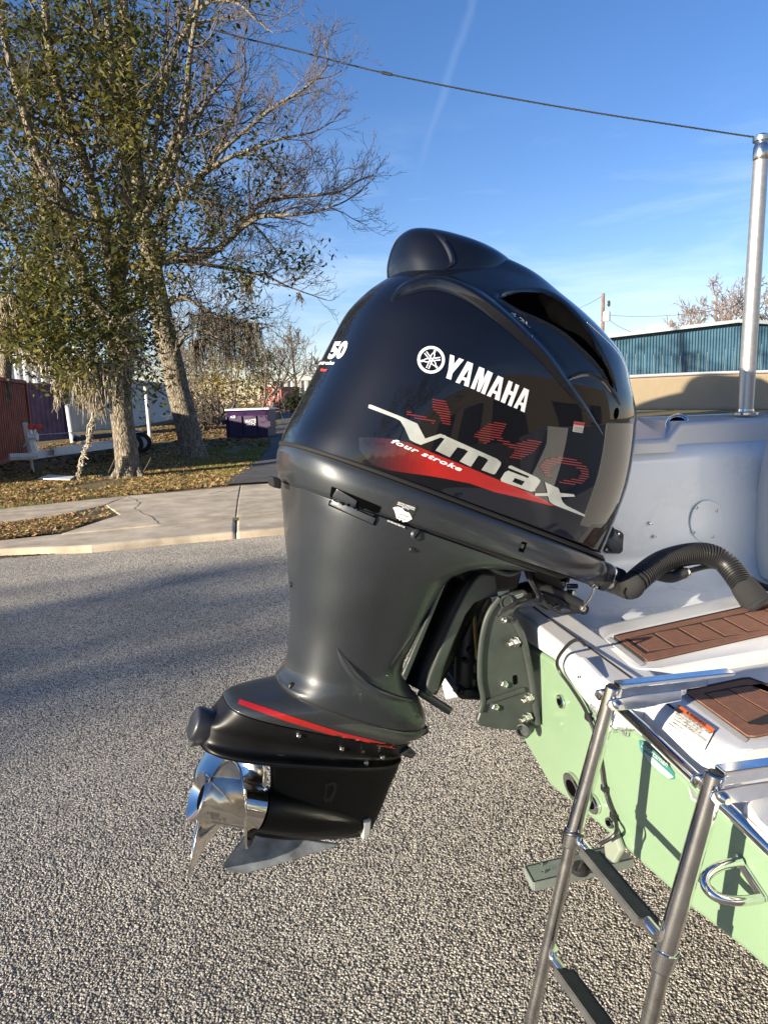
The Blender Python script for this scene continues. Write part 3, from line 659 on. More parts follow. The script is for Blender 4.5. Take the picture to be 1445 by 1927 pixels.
# rod holder: polished flange with a dark bore let into the gunwale notch
c = np.array(sp(1273, 796, sw - .085)); nrm = -bf * .12 + bs * .50 + UP * .86; nrm /= np.linalg.norm(nrm)
ax1 = np.cross(nrm, az(35)); ax1 = np.cross(ax1, nrm); ax1 /= np.linalg.norm(ax1); ax2 = np.cross(nrm, ax1)
V = []; Fq = []; n = 36
for sc, h in ((1.0, 0), (.97, .006), (.62, .009), (.56, .004), (.54, -.03)):
    for j in range(n):
        t = 2 * math.pi * j / n; V.append(c + ax1 * .063 * sc * math.cos(t) * (1 if sc > .8 else .95) + ax2 * .036 * sc * math.sin(t) * (1 if sc > .8 else 1.2) + nrm * h)
for i in range(4):
    for j in range(n): Fq.append((i * n + j, i * n + (j + 1) % n, (i + 1) * n + (j + 1) % n, (i + 1) * n + j))
o = mk('rod_holder', V, Fq, m_chrome, boat, True); fixn(o)
mk('bore', [c + ax1 * .036 * math.cos(2 * math.pi * j / n) + ax2 * .0265 * math.sin(2 * math.pi * j / n) + nrm * .0055 for j in range(n)], [list(range(n))], m_hole_shade, o)
for j in (.8, 2.4, 3.9, 5.5): G().lathe(c + ax1 * .049 * math.cos(j) + ax2 * .028 * math.sin(j) + nrm * .006, nrm, [(0, .004), (.003, .003)], 8).obj('screw', m_steel, o)
# black socket with square flange on the well wall behind the engine
c = sp(1150, 1014, sw + .02)
o = G().prism([sp(x, y, sw + .0) for x, y in ((1134, 993), (1137, 987), (1165, 999), (1170, 1004), (1168, 1036), (1162, 1041), (1137, 1040), (1132, 1034))], bs * .014).obj('socket_mount', m_blk, boat); bev(o, .003, 2)
a, b = sp(1154, 1022, sw + .01), sp(1138, 993, sw + .16)
G().lathe(a, b - a, [(0, .03), (.02, .026), (.13, .02), (.14, .024), (.155, .024), (.16, .016)], 18).obj('socket', m_blk, o, True)
for q in ((1163, 1005), (1160, 1033), (1140, 1034)): G().lathe(sp(*q, sw + .013), bs, [(0, .005), (.003, .004), (.004, 0)], 10).obj('screw', m_steel, o)
# drain hatch moulding on the well floor
fl = lambda x, y, dz=0: gz(x, y, zf + dz)
o = G().prism([fl(x, y) for x, y in ((1168, 1168), (1186, 1150), (1200, 1155), (1222, 1146), (1228, 1160), (1216, 1164), (1215, 1176), (1180, 1182))], (0, 0, .012)).obj('drain_cover', m_gel2, boat); bev(o, .004, 2)
o = G().prism([fl(x, y) for x, y in ((1190, 1178), (1225, 1140), (1262, 1142), (1280, 1150), (1272, 1168), (1240, 1186), (1200, 1192))], (0, 0, .006)).obj('floor_hatch', m_gel2, boat); bev(o, .003, 2)

# starboard swim platform and its two raised step pods
ply = [BP(.02, .16, 1.0), BP(.02, 1.36, .995), BP(4.0, 1.36, .995), BP(4.0, .16, 1.0)]
o = G().prism(ply, (0, 0, -.06)).obj('swim_platform', m_gel, boat); bev(o, .012, 3)
G().box(BP(.65, .125, 1.0), .62, .02, .03, bf, bs).obj('well_side', m_gel, boat)
def pod(base, top, zb, zt, name='step_pod'):
    B = np.array([gz(*p, zb) for p in base]); T = np.array([gz(*p, zt) for p in top]); n = len(B)
    k = 6; V = []
    for i in range(k + 1):
        u = i / k; a = u * math.pi / 2
        w = math.sin(a) * .0 + (1 - math.cos(a)); zz = math.sin(a)
        R = B * (1 - w) + T * w; R[:, 2] = zb + (zt - zb) * zz; V += list(R)
    Fq = [(i * n + j, i * n + (j + 1) % n, (i + 1) * n + (j + 1) % n, (i + 1) * n + j) for i in range(k) for j in range(n)] + [list(range(k * n, (k + 1) * n))]
    o = mk(name, V, Fq, m_gel, boat, True); fixn(o); o.data.set_sharp_from_angle(angle=math.radians(40)); return o
def rnd(px, r=.25, n=4):
    out = []; m = len(px)
    for i in range(m):
        a, b, c = map(np.array, (px[i - 1], px[i], px[(i + 1) % m]))
        p, q = b + (a - b) * r, b + (c - b) * r
        for t in np.linspace(0, 1, n): out.append(tuple((1 - t) ** 2 * p + 2 * t * (1 - t) * b + t * t * q))
    return out
zp = 1.05
pod(rnd([(1097, 1214), (1122, 1192), (1600, 1078), (1760, 1170), (1470, 1262), (1168, 1302)], .2), rnd([(1128, 1208), (1142, 1192), (1600, 1089), (1720, 1165), (1460, 1218), (1210, 1262)], .16), .998, zp - .004)
pod(rnd([(1186, 1345), (1262, 1292), (1480, 1256), (1700, 1360), (1560, 1420), (1322, 1468)], .2), rnd([(1246, 1312), (1282, 1290), (1480, 1260), (1640, 1350), (1520, 1398), (1398, 1412)], .16), .998, zp - .004)
pod(rnd([(1392, 1537), (1424, 1496), (1640, 1462), (1640, 1740), (1500, 1636)], .12), rnd([(1424, 1540), (1442, 1512), (1640, 1482), (1640, 1712), (1520, 1620)], .12), .998, zp - .004)
# grip texture border and the brown pads, every plank a piece of its own
m_grip = mat('nonskid_dots', (.66, .67, .68), .6, bump=1., bscale=700.)
def deckpad(outer, inner, grooves, lab, grip):
    r = G().prism([gz(*p, zp - .003) for p in rnd(outer, .06, 3)], (0, 0, .006)).obj('step_pad', m_padg, boat); r['label'] = lab
    zt = zp + .0045
    # frame of the pad between the outer rim and the inner groove
    oo = [np.array(p) for p in outer]; ii = [np.array(p) for p in inner]; m = len(oo); cen = sum(oo) / m
    sh = lambda p, c, k: tuple(np.array(p) + (np.array(c) - np.array(p)) * k)
    o_in = [sh(p, cen, .03) for p in oo]
    for i in range(m):
        G().prism([gz(*p, zt - .003) for p in (o_in[i], o_in[(i + 1) % m], sh(ii[(i + 1) % m], cen, -.03), sh(ii[i], cen, -.03))], (0, 0, .0027)).obj('border_strip', m_pad, r)
    for q in grooves:
        q = [np.array(p) for p in q]; c = sum(q) / len(q); q2 = [p + (c - p) * (3.6 / max(3.6, np.linalg.norm(p - c))) for p in q]
        o = G().prism([gz(*p, zp + .001) for p in q2], (0, 0, .0032)).obj('plank', m_pad, r)
    return r
def lerp(a, b, t): return tuple(np.array(a) + (np.array(b) - np.array(a)) * t)
# far pad
A = [(1150, 1200), (1400, 1144), (1480, 1126), (1560, 1172), (1445, 1194), (1213, 1247)]
Ai = [(1180, 1203), (1400, 1154), (1470, 1139), (1530, 1169), (1435, 1186), (1218, 1231)]
tl, tr, br, bl = Ai[0], Ai[2], Ai[3], Ai[5]
ts = [0, .165, .32, .47, .61, .75, .88, 1]; bsx = [0, .165, .32, .47, .61, .75, .88, 1]
pl = [[lerp(tl, tr, ts[i]), lerp(tl, tr, ts[i + 1]), lerp(bl, br, ts[i + 1]), lerp(bl, br, ts[i])] for i in range(7)]
deckpad(A, Ai, pl, 'far step pad, long brown planked strip', 0)
B = [(1287, 1303), (1395, 1280), (1410, 1279), (1600, 1352), (1420, 1389), (1405, 1388)]
Bi = [(1325, 1307), (1400, 1292), (1408, 1292), (1560, 1348), (1432, 1366), (1410, 1364)]
pl = [[(1325, 1307), (1368, 1298), (1448, 1346), (1408, 1364)], [(1368, 1298), (1408, 1291), (1490, 1330), (1448, 1346)], [(1408, 1291), (1450, 1284), (1545, 1318), (1490, 1330)]]
deckpad(B, Bi, pl, 'near step pad, short brown planked rectangle', 0)
for q in ([(1139, 1203), (1147, 1198), (1214, 1249), (1206, 1254)], [(1274, 1305), (1284, 1301), (1408, 1391), (1400, 1398)]):
    V, Fq = polymesh([q], 400); mk('grip_border', [gz(*p, zp - .0028) for p in V], Fq, m_grip, boat)
# warning label
m_lw = mat('label_white', (.78, .76, .70), .5); m_or = mat('label_orange', (.72, .15, .025), .5); m_ink = mat('label_ink', (.02, .02, .02), .6)
podobjs = [o for o in bpy.data.objects if o.name.startswith(('step_pod', 'swim_platform'))]
pc = caster(podobjs, .002); pc2 = caster(podobjs, .003); pc3 = caster(podobjs, .004)
wl_ = decal('warning_label', [[[(1276, 1328), (1345, 1376), (1327, 1413), (1258, 1362)]]], pc, m_ink, boat, 5)
if wl_:
    decal('label_paper', [[[(1276.3, 1329), (1344, 1376.5), (1326.5, 1412), (1259, 1361.5)]]], pc2, m_lw, wl_, 5)
    decal('label_header', [[[(1276.3, 1328.8), (1344.5, 1376), (1340, 1383.5), (1272, 1336.5)]]], pc3, m_or, wl_, 5)
    u = np.array([69, 48.]) / 84; v = np.array([-18, 35.]) / 39.4
    def tl_(s, d, L_, h, x0, bold=.02, mm=m_ink):
        p = np.array([1276.3, 1328.8]) + u * x0 + v * d; text_decal('lettering', s, p, p + u * L_, -v * h, lambda x, y: pc4(x, y), mm, wl_, bold)
    pc4 = caster(podobjs, .005)
    tl_('\u25b2 WARNING'.replace('\u25b2', 'A'), 7.0, 44, 5.2, 20, .03)
    for s, d, L_ in (('ROTATING PROPELLER MAY CAUSE', 13.5, 76), ('SERIOUS INJURY OR DEATH.', 18.5, 62), ('DO NOT APPROACH OR USE', 23.5, 60), ('LADDER WHEN ENGINE IS RUNNING.', 28.5, 77)): tl_(s, d, L_, 3.4, 4, .015)
    tl_('ARMSTRONG', 34.5, 26, 2.6, 5, .03)
# polished rub rail along the transom edge
rl = [(1150, 1316), (1175, 1339), (1210, 1371), (1260, 1418), (1322, 1477), (1366, 1519), (1396, 1547), (1445, 1594), (1500, 1646)]
R_ = [tp(x, y, -.012) for x, y in rl]
o = G().tube(catmull(R_, 4), .0105, 14).obj('rub_rail', m_chrome, boat, True)
lipP = [tp(x, y - 6, -.0) for x, y in rl]
G().tube(catmull([tp(x, y + 9, -.003) for x, y in rl[1:]], 4), .006, 10).obj('rail_insert', m_gel, boat, True)
# cover plate at the joint of cap and platform, drain fittings, eye bolt, decals on the transom
tr_ = lambda x, y: tp(x, y, -.0065)
o = G().prism([tp(x, y, -.01) for x, y in ((1062, 1262), (1088, 1236), (1126, 1276), (1120, 1287), (1113, 1312), (1100, 1300))], bf * .02).obj('cover_plate', m_gel, boat); bev(o, .006, 3)
G().lathe(tp(1089, 1274, -.0145), -bf, [(0, .004), (.002, .004), (.003, 0)], 10).obj('screw', m_steel, o)
def ovalfit(name, c, a, b, rot, d=.008, hole=.45, m=m_chrome):
    pts = [tp(x, y, -.001) for x, y in ring_px(c, a, b, rot)]; o = G().prism(pts, -bf * d).obj(name, m, boat); bev(o, .003, 2)
    G().prism([tp(x, y, -.001) for x, y in ring_px(c, a * hole, b * hole, rot)], -bf * (d + .0015)).obj('bore', m_hole_shade, o); return o
ovalfit('drain_fitting', (1057, 1320), 5, 14, -.25)
ovalfit('drain_fitting', (1083, 1482), 11, 32, -.42, .012, .55)
ovalfit('drain_fitting', (1118, 1512), 10, 22, -.42, .01, .5)
ovalfit('drain_fitting', (1150, 1548), 6, 12, -.4, .008, .5)
m_tx = mat('grey_print', (.16, .18, .18), .5); m_teal = mat('teal_print', (.03, .17, .16), .45); m_silv = mat('silver_print', (.36, .40, .38), .4); m_blue = mat('blue_tint', (.25, .42, .50), .4)
tf = lambda d: (lambda x, y: tp(x, y, -.001 - d))
text_decal('lettering', 'NO W', (1107, 1332), (1124, 1349), (3.5, -9), lambda x, y: tp(x, y, -.0075), m_tx, boat, .03)
text_decal('lettering', 'SC', (1113, 1347), (1121, 1355), (3, -8), lambda x, y: tp(x, y, -.0075), m_tx, boat, .03)
r_ = [ring_px((1169, 1369), 7.5, 22, -.62), ring_px((1169, 1369), 6, 19.5, -.62)]
e = decal('oval_emblem', [r_, [ring_px((1170, 1374), 3, 11, -.62), ring_px((1170, 1374), 2, 8, -.62)]], tf(.001), m_tx, boat)
e = decal('brand_emblem', [[[(1201, 1393), (1210, 1395), (1234, 1416), (1255, 1438), (1268, 1455), (1269, 1466), (1258, 1467), (1238, 1452), (1218, 1432), (1205, 1413)]]], tf(.0), m_teal, boat)
decal('emblem_face', [[[(1207, 1412), (1230, 1428), (1267, 1462), (1258, 1466), (1239, 1452), (1219, 1432)]]], tf(.001), m_silv, e)
text_decal('lettering', 'Sportsman', (1205, 1404), (1254, 1444), (4, -8), tf(.002), m_silv, e, .02)
ovt = decal('vent_decal', [[[(1293, 1478), (1313, 1499), (1320, 1515), (1300, 1505)]]], tf(.0), m_silv, boat); decal('vent_face', [[[(1297, 1484), (1311, 1500), (1315, 1508), (1302, 1502)]]], tf(.001), m_tx, ovt)
# stern eye: bent chrome U with plate
o = G().prism([tp(x, y, -.001) for x, y in ((1385, 1606), (1391, 1607), (1444, 1687), (1445, 1697), (1438, 1700), (1388, 1622))], -bf * .006).obj('stern_eye', m_chrome, boat); bev(o, .002, 2)
a, b = tp(1394, 1622, -.006), tp(1432, 1690, -.006); mid = (a + b) / 2
G().tube(catmull([a, a - bf * .035 + (b - a) * .02, a - bf * .065 + (b - a) * .2, mid - bf * .075, b - bf * .065 - (b - a) * .2, b - bf * .035 - (b - a) * .02, b], 6), .0075, 12).obj('eye_loop', m_chrome, o, True)
# transducer cable clipped down the transom
cp = [tp(x, y, -d) for x, y, d in ((1100, 1214, .01), (1088, 1204, .03), (1070, 1212, .035), (1049, 1240, .03), (1052, 1262, .02), (1072, 1290, .012), (1095, 1325, .01), (1108, 1352, .012), (1120, 1385, .01), (1132, 1450, .008), (1136, 1478, .008), (1145, 1510, .008), (1158, 1545, .01), (1157, 1570, .03), (1130, 1588, .05))]
G().tube(catmull(cp, 6), .0042, 8).obj('transducer_cable', m_blk, boat, True)
for q in ((1107, 1350), (1138, 1484), (1155, 1536)): G().box(tp(*q, -.006), .006, .009, .006, bf, bs).obj('cable_clip', m_blk, boat)
# trim bracket and pale transducer at the hull foot
o = G().prism([tp(x, y, -.002) for x, y in ((1146, 1578), (1164, 1556), (1180, 1600), (1166, 1624), (1150, 1612))], -bf * .016).obj('transducer', mat('pale_plastic', (.22, .25, .20), .4, 0, .3), boat); bev(o, .006, 2)

# ---- trailer under the boat: grey channel beam and the tail lamp seen past the engine leg
bt = thing('boat_carrier', 'grey galvanised trailer frame under the green hull', 'trailer', tuple(gz(1085, 1635, .42)))
m_galv = mat('dull_galvanised', (.19, .22, .20), .6, .3, var=.15, vscale=12.)
zb = .60
Bm = [gz(*p, zb) for p in ((988, 1630), (1004, 1660), (1190, 1616), (1160, 1588))]
o = G().prism(Bm, (0, 0, -.007)).obj('channel_beam', m_galv, bt); 
for i, j in ((0, 1), (1, 2), (3, 0)):
    a, b = Bm[i], Bm[j]; t = (b - a) / np.linalg.norm(b - a); n = np.cross(t, UP)
    G().box((a + b) / 2 - UP * .010, np.linalg.norm(b - a) / 2, .003, .010, t, n).obj('channel_flange', m_galv, bt)
for q in ((1018, 1628), (1022, 1642)): G().lathe(gz(*q, zb + .001), UP, [(0, .004), (.003, .004), (.004, 0)], 8).obj('rivet', m_steel, bt)
text_decal('stamp', 'MVN', (1030, 1638), (1054, 1633), (1, -7), lambda x, y: gz(x, y, zb + .0015), mat('stamp_grey', (.20, .225, .205), .6), bt, .0)
o = G().lathe(gz(1091, 1640, zb + .0), UP, [(0, .02), (.004, .022), (.012, .021), (.018, .014), (.02, 0)], 18).obj('beam_plug', m_blk, bt, True)
P = BP(-.0, -.95, .76); o = G().box(P, .05, .05, .09, bf, bs).obj('tail_lamp', mat('red_lens', (.5, .02, .02), .3, 0, .5), bt); bev(o, .01, 2)
o = G().prism([BP(-.02, -1.0, .72), BP(-.02, -.78, .70), BP(-.02, -.72, .50), BP(-.02, -.80, .46), BP(-.02, -.96, .60)], bf * .04).obj('lamp_bracket', m_white, bt); bev(o, .01, 2)

# ================================================================== BOARDING LADDER
T1, T2 = ay(1155, 1290, 1.17), ay(1345, 1450, .935)
s1, s2 = bcoord(T1)[1], bcoord(T2)[1]
lad = thing('boarding_ladder', 'stainless steel folding ladder with black rubber treads', 'ladder', tuple((T1 + T2) / 2))
def rail(s, up, join, down, r1, r2):
    U, J, D = sp(*up, s), sp(*join, s), sp(*down, s); t = (J - U) / np.linalg.norm(J - U)
    o = G().lathe(U, t, [(-.001, .6 * r1), (0, r1 - .002), (.002, r1), (np.linalg.norm(J - U), r1)], 24).obj('rail', m_chrome, lad, True)
    G().tube([J - t * .01, D], r2, 20).obj('rail', m_steel, lad, True)
    G().lathe(J - t * .012, t, [(0, r1), (.001, r1 + .003), (.008, r1 + .003), (.03, r1 + .0015), (.034, r2)], 24).obj('collar', m_chrome, lad, True)
    G().lathe(U - t * .0015, -t, [(0, r1 * .8), (.0015, r1 * .7), (.0016, .0)], 16).obj('end_cap', m_blk, lad)
    return U, J, D
U1, J1, D1 = rail(s1, (1155, 1293), (1077, 1572), (990, 1960), .0146, .0114)
U2, J2, D2 = rail(s2, (1347, 1456), (1249, 1800), (1205, 1990), .0148, .0126)
jm = sp(1034, 1795, s1); G().lathe(jm, (D1 - J1), [(-.014, .0125), (.014, .0125)], 20).obj('collar', m_chrome, lad, True)
def tread(a, b, w=.020, h=.0065):
    t = (b - a); Ln = np.linalg.norm(t); t /= Ln; n = np.cross(t, bf * .35 + UP); n /= np.linalg.norm(n); q = np.cross(n, t)
    G().tube([a, a + t * .045], .0095, 14).obj('rung_end', m_chrome, lad, True); G().tube([b - t * .03, b], .0095, 14).obj('rung_end', m_chrome, lad, True)
    m_tr = mat('tread_rubber', (.075, .075, .072), .85, bump=.6, bscale=900., var=.2, vscale=30.)
    o = G().box((a + b) / 2 + t * .008, Ln / 2 - .034, w, h, t, n, q).obj('tread', m_tr, lad); bev(o, .003, 2)
    for k in (-.9, .9): G().box((a + b) / 2 + t * .008 + q * (h + .0006) + n * w * k, Ln / 2 - .036, .0012, .0009, t, n, q).obj('tread_rib', m_tr, o)
tread(sp(1085, 1578, s1), sp(1238, 1762, s2)); 
b3 = sp(1190, 2010, s2); tread(sp(1036, 1797, s1), b3)
# black lanyard round the joint
c = sp(1077, 1570, s1); t = (J1 - U1) / np.linalg.norm(J1 - U1); e1 = np.cross(t, bs); e1 /= np.linalg.norm(e1); e2 = np.cross(t, e1)
G().tube([c + (e1 * math.cos(a) + e2 * math.sin(a)) * .0165 + t * .008 * math.sin(a) for a in np.linspace(0, 6.4, 24)], .0032, 8).obj('lanyard', m_blk, lad, True)
G().tube(catmull([c + e1 * .016, sp(1092, 1600, s1) + bs * .01, sp(1094, 1625, s1), sp(1084, 1640, s1)], 5), .0028, 8).obj('lanyard', m_blk, lad, True)
# hinge arms: two flat plates and a pin on each rail
for (U, s, tip, px0, px1, py) in ((U1, s1, (1150, 1300), (1138, 1297), (1352, 1281), 0), (U2, s2, (1345, 1462), (1330, 1453), (1560, 1441), 0)):
    d = bf; a = U + UP * .0
    for k, off in enumerate((-.020, .020)):
        p = U + bs * off + UP * .000 - t * -.022
        L_ = .20 if k == 0 else .12
        hgt = .013
        o = G().prism([p - d * .016 + UP * (hgt - .004), p - d * .02 + UP * .0, p - d * .012 - UP * (hgt - .002), p + d * .04 - UP * hgt, p + d * L_ - UP * hgt * .5, p + d * L_ + UP * hgt, p + d * .03 + UP * hgt], bs * (.004 if k else -.004)).obj('hinge_plate', m_chrome, lad); bev(o, .0015, 2)
    G().lathe(U - t * -.022 - bs * .03, bs, [(0, .0), (0, .007), (.006, .008), (.058, .008), (.06, .007), (.066, .005), (.066, 0)], 14).obj('hinge_pin', m_steel, lad, True)
    bev(G().box(U + d * .115 + UP * .004, .11, .012, .004, d, bs).obj('hinge_plate', m_chrome, lad), .002, 2)

# ================================================================== SUPPORT POLE standing on the gunwale
b_, t_ = sp(1401, 777, sw - .14), sp(1433, 262, sw - .14)
pole = thing('gunwale_pole', 'tall brushed aluminium pole with rounded cap standing on the gunwale', 'pole', tuple(b_))
m_br = mat('brushed_aluminium', (.46, .455, .44), .42, .85, var=.08, vscale=60.)
G().tube([b_ - UP * .01, b_ + (t_ - b_) * .5, b_ + (t_ - b_) * .93], [.0280, .0265, .0245], 28).obj('tube', m_br, pole, True)
dd = (t_ - b_) / np.linalg.norm(t_ - b_)
G().lathe(b_ + (t_ - b_) * .925, dd, [(0, .0245), (.004, .027), (.045, .027), (.05, .024), (.058, .023), (.06, .020), (.064, .030), (.078, .031), (.082, .024), (.088, .014), (.09, 0)], 28).obj('cap', m_steel, pole, True)
G().lathe(b_ - UP * .006, UP, [(0, .045), (.008, .045), (.012, .031), (.02, .030)], 28).obj('base_flange', m_steel, pole, True)

# ================================================================== RIGGING HOSE
hp = [((1158, 1088), .17), ((1168, 1112), .14), ((1185, 1106), .10), ((1205, 1085), .06), ((1240, 1060), .02), ((1290, 1044), -.02), ((1330, 1043), -.02), ((1362, 1058), -.0), ((1386, 1086), .04), ((1402, 1110), .08)]
_f, _v, _P0 = az(68.), az(158.), ay(880, 1150, 1.87); _e = lambda x, y, v: hit(x, y, _P0 + _v * v, _v)
_a, _b = _e(1030, 1044, .10), _e(1126, 1081, .10); _t = (_b - _a) / np.linalg.norm(_b - _a); _be = _b + _t * .062
_m = sp(1196, 1094, .085)
HP = catmull([_be, _be + _t * .022 - UP * .004, (_be + _t * .045) * .5 + _m * .5 - UP * .012, _m] + [sp(x, y, s) for (x, y), s in hp[4:]], 60)
hose = thing('rigging_hose', 'black corrugated rigging hose arching from the engine into the boat', 'hose', tuple(HP[300]))
dl = np.concatenate([[0], np.cumsum(np.linalg.norm(np.diff(HP, axis=0), axis=1))]); nP = 1100; u = np.linspace(.0, dl[-1], nP); HQ = np.stack([np.interp(u, dl, HP[:, i]) for i in range(3)], 1)
rad = .0305 + .0024 * np.sign(np.sin(u * 2 * math.pi / .0088)); i0 = np.searchsorted(u, .12); i1 = np.searchsorted(u, .045)
rad = np.where(u < .12, .0325, rad); rad = np.where(u < .06, .0335, rad)
G().tube(HQ[:i0], rad[:i0], 20).obj('elbow_sleeve', m_rub, hose, True); 
G().tube(HQ[i0 - 2:], rad[i0 - 2:], 20).obj('corrugated_hose', m_blk, hose, True, sharp=70)
e0, e1 = sp(1396, 1100, .08), sp(1428, 1142, .13); t = (e1 - e0) / np.linalg.norm(e1 - e0)
G().lathe(e0, t, [(0, .034), (.01, .036), (.06, .040), (.068, .046), (.074, .046)], 24).obj('collar_boot', m_rub, hose, True)
G().lathe(e1, t, [(0, .052), (.006, .054), (.012, .050), (.013, .0)], 24).obj('deck_flange', m_blk, hose, True)
G().tube(catmull([sp(1238, 1082, .0), sp(1262, 1086, .01), sp(1286, 1078, .01), sp(1330, 1066, -.04), sp(1360, 1068, -.08)], 8), [.017] * 17 + [.008] * 16, 12).obj('branch_tube', m_blk, hose, True)
G().lathe(sp(1284, 1080, .01), sp(1300, 1076, .0) - sp(1284, 1080, .01), [(0, .015), (.003, .0165), (.014, .0165), (.016, .012)], 16).obj('hose_clamp', m_steel, hose, True)
G().tube(catmull([sp(1385, 1068, -.05), sp(1410, 1090, .0), sp(1432, 1102, .05), sp(1460, 1110, .08)], 8), .011, 10).obj('branch_tube', m_blk, hose, True)
# ================================================================== OUTBOARD MOTOR
EA = 68.
ef, ev = az(EA), az(EA + 90)                   # engine forward, engine starboard (towards the camera)
EP0 = ay(880, 1150, 1.87)
def ep(x, y, v=0.): return hit(x, y, EP0 + ev * v, ev)
m_cowl = mat('black_cowl_paint', (.0028, .0034, .006), .5, 0, 1., coatr=.012, spec=.08)
m_gm = bpy.data.materials.new('gunmetal_paint'); m_gm.use_nodes = True
def _gm():
    t = m_gm.node_tree; b = t.nodes['Principled BSDF']; l = t.links.new; tc = N(t, 'ShaderNodeTexCoord')
    n = N(t, 'ShaderNodeTexNoise', Scale=1400., Detail=1.); l(tc.outputs['Object'], n.inputs[0])
    n2 = N(t, 'ShaderNodeTexNoise', Scale=7., Detail=5.); l(tc.outputs['Object'], n2.inputs[0])
    r = N(t, 'ShaderNodeMapRange'); r.inputs[1].default_value = .35; r.inputs[2].default_value = .65; r.inputs[3].default_value = .7; r.inputs[4].default_value = 1.4; l(n.outputs[0], r.inputs[0])
    h = N(t, 'ShaderNodeHueSaturation'); h.inputs['Color'].default_value = (.0285, .033, .0385, 1); n3 = N(t, 'ShaderNodeTexNoise', Scale=4.5, Detail=7., Roughness=.65); l(tc.outputs['Object'], n3.inputs[0]); r3 = N(t, 'ShaderNodeMapRange'); r3.inputs[1].default_value = .3; r3.inputs[2].default_value = .7; r3.inputs[3].default_value = .82; r3.inputs[4].default_value = 1.2; l(n3.outputs[0], r3.inputs[0]); mm = N(t, 'ShaderNodeMath', operation='MULTIPLY'); l(r.outputs[0], mm.inputs[0]); l(r3.outputs[0], mm.inputs[1]); l(mm.outputs[0], h.inputs['Value']); l(h.outputs[0], b.inputs['Base Color'])
    b.inputs['Metallic'].default_value = .35; b.inputs['Coat Weight'].default_value = .45; b.inputs['Coat Roughness'].default_value = .10
    r2 = N(t, 'ShaderNodeMapRange'); r2.inputs[3].default_value = .34; r2.inputs[4].default_value = .48; l(n2.outputs[0], r2.inputs[0]); l(r2.outputs[0], b.inputs['Roughness'])
_gm()
m_gc = mat('black_gearcase', (.0045, .0045, .005), .40, 0, .0, var=.35, vscale=9., coatr=.2, spec=.3)
m_brk = mat('dark_bracket', (.042, .050, .046), .42, .2, .2, var=.25, vscale=10., coatr=.2)
m_prop = mat('polished_propeller', (.74, .71, .66), .10, 1., var=.06, vscale=18.)
m_wht = mat('decal_white2', (.72, .74, .76), .35, 0, .5); m_sil = mat('decal_silver', (.46, .48, .44), .35, .35, .6, var=.18, vscale=16.); m_red = mat('decal_red', (.32, .010, .008), .35, 0, .8)
m_redd = mat('decal_dim_red', (.16, .012, .012), .4, 0, .8)
eng = thing('outboard_motor', 'large black and gunmetal outboard motor tilted up on the transom', 'outboard motor', tuple(EP0))

def eloft(name, st, m, n=80, k=6, parent=eng, ext=.03, smooth=True, cap=True, curve=True, sharp=None):
    rows = []
    for s in st:
        (L_, R_, w, nA, nB) = s[:5]; vL, vR, vc = (list(s[5:]) + [-.08, .10, 0.][len(s) - 5:])[:3] if len(s) > 5 else (-.08, .10, 0.)
        A = ep(*L_, vL); B = ep(*R_, vR); A = A - ev * (vL); B = B - ev * (vR)
        d = B - A; A = A - d * ext * .5; B = B + d * ext * .5
        rows.append([*A, *B, w, nA, nB, vc])
    rows = catmull(rows, k) if curve else np.array(rows)
    V = []
    for r in rows:
        A, B, w, nA, nB, vc = r[:3], r[3:6], r[6], r[7], r[8], r[9]; c = (A + B) / 2; h = (B - A) / 2
        for j in range(n):
            t = 2 * math.pi * j / n; cs, sn = math.cos(t), math.sin(t); q = nB if cs > 0 else nA
            V.append(c + h * math.copysign(abs(cs) ** (2 / q), cs) + ev * (vc + w * math.copysign(abs(sn) ** (2 / q), sn)))
    K_ = len(rows); Fc = [(i * n + j, i * n + (j + 1) % n, (i + 1) * n + (j + 1) % n, (i + 1) * n + j) for i in range(K_ - 1) for j in range(n)]
    if cap:
        for i in (0, K_ - 1):
            V.append(np.mean(V[i * n:(i + 1) * n], axis=0)); c = len(V) - 1
            Fc += [(i * n + j, i * n + (j + 1) % n, c) for j in range(n)]
    o = mk(name, V, Fc, m, parent, smooth); fixn(o)
    if sharp: o.data.set_sharp_from_angle(angle=math.radians(sharp))
    return o
cowl = eloft('top_cowl', [
    ((534, 834), (1108, 1037), .268, 2.9, 3.3),
    ((545, 806), (1125, 990), .276, 2.9, 3.3),
    ((572, 757), (1152, 915), .283, 2.9, 3.2),
    ((604, 694), (1166, 845), .284, 2.9, 3.1),
    ((632, 637), (1172, 785), .278, 2.8, 3.0),
    ((655, 592), (1168, 735), .264, 2.7, 2.9),
    ((682, 560), (1166, 690), .240, 2.6, 2.8),
    ((706, 540), (1146, 645), .208, 2.5, 2.7),
    ((735, 522), (1118, 602), .170, 2.4, 2.6),
    ((768, 503), (1082, 560), .130, 2.3, 2.5),
    ((800, 484), (1042, 517), .095, 2.2, 2.2),
    ((828, 470), (1000, 495), .055, 2.0, 2.0),
    ((848, 461), (945, 479), .022, 2.0, 2.0)], m_cowl, n=120, k=8)
scoop = eloft('air_scoop', [
    ((729, 528), (920, 575), .136, 2.4, 1.9, -.05, .05),
    ((728, 500), (955, 545), .134, 2.5, 1.9, -.05, .03),
    ((733, 472), (960, 512), .124, 2.4, 1.8, -.05, .01),
    ((744, 452), (940, 492), .104, 2.3, 1.8, -.04, .0),
    ((762, 438), (910, 475), .076, 2.2, 1.8, -.02, .0),
    ((782, 431), (872, 459), .044, 2.0, 1.8, 0, 0),
    ((798, 429), (835, 441), .012, 2.0, 2.0, 0, 0)], m_cowl, n=90, k=8)
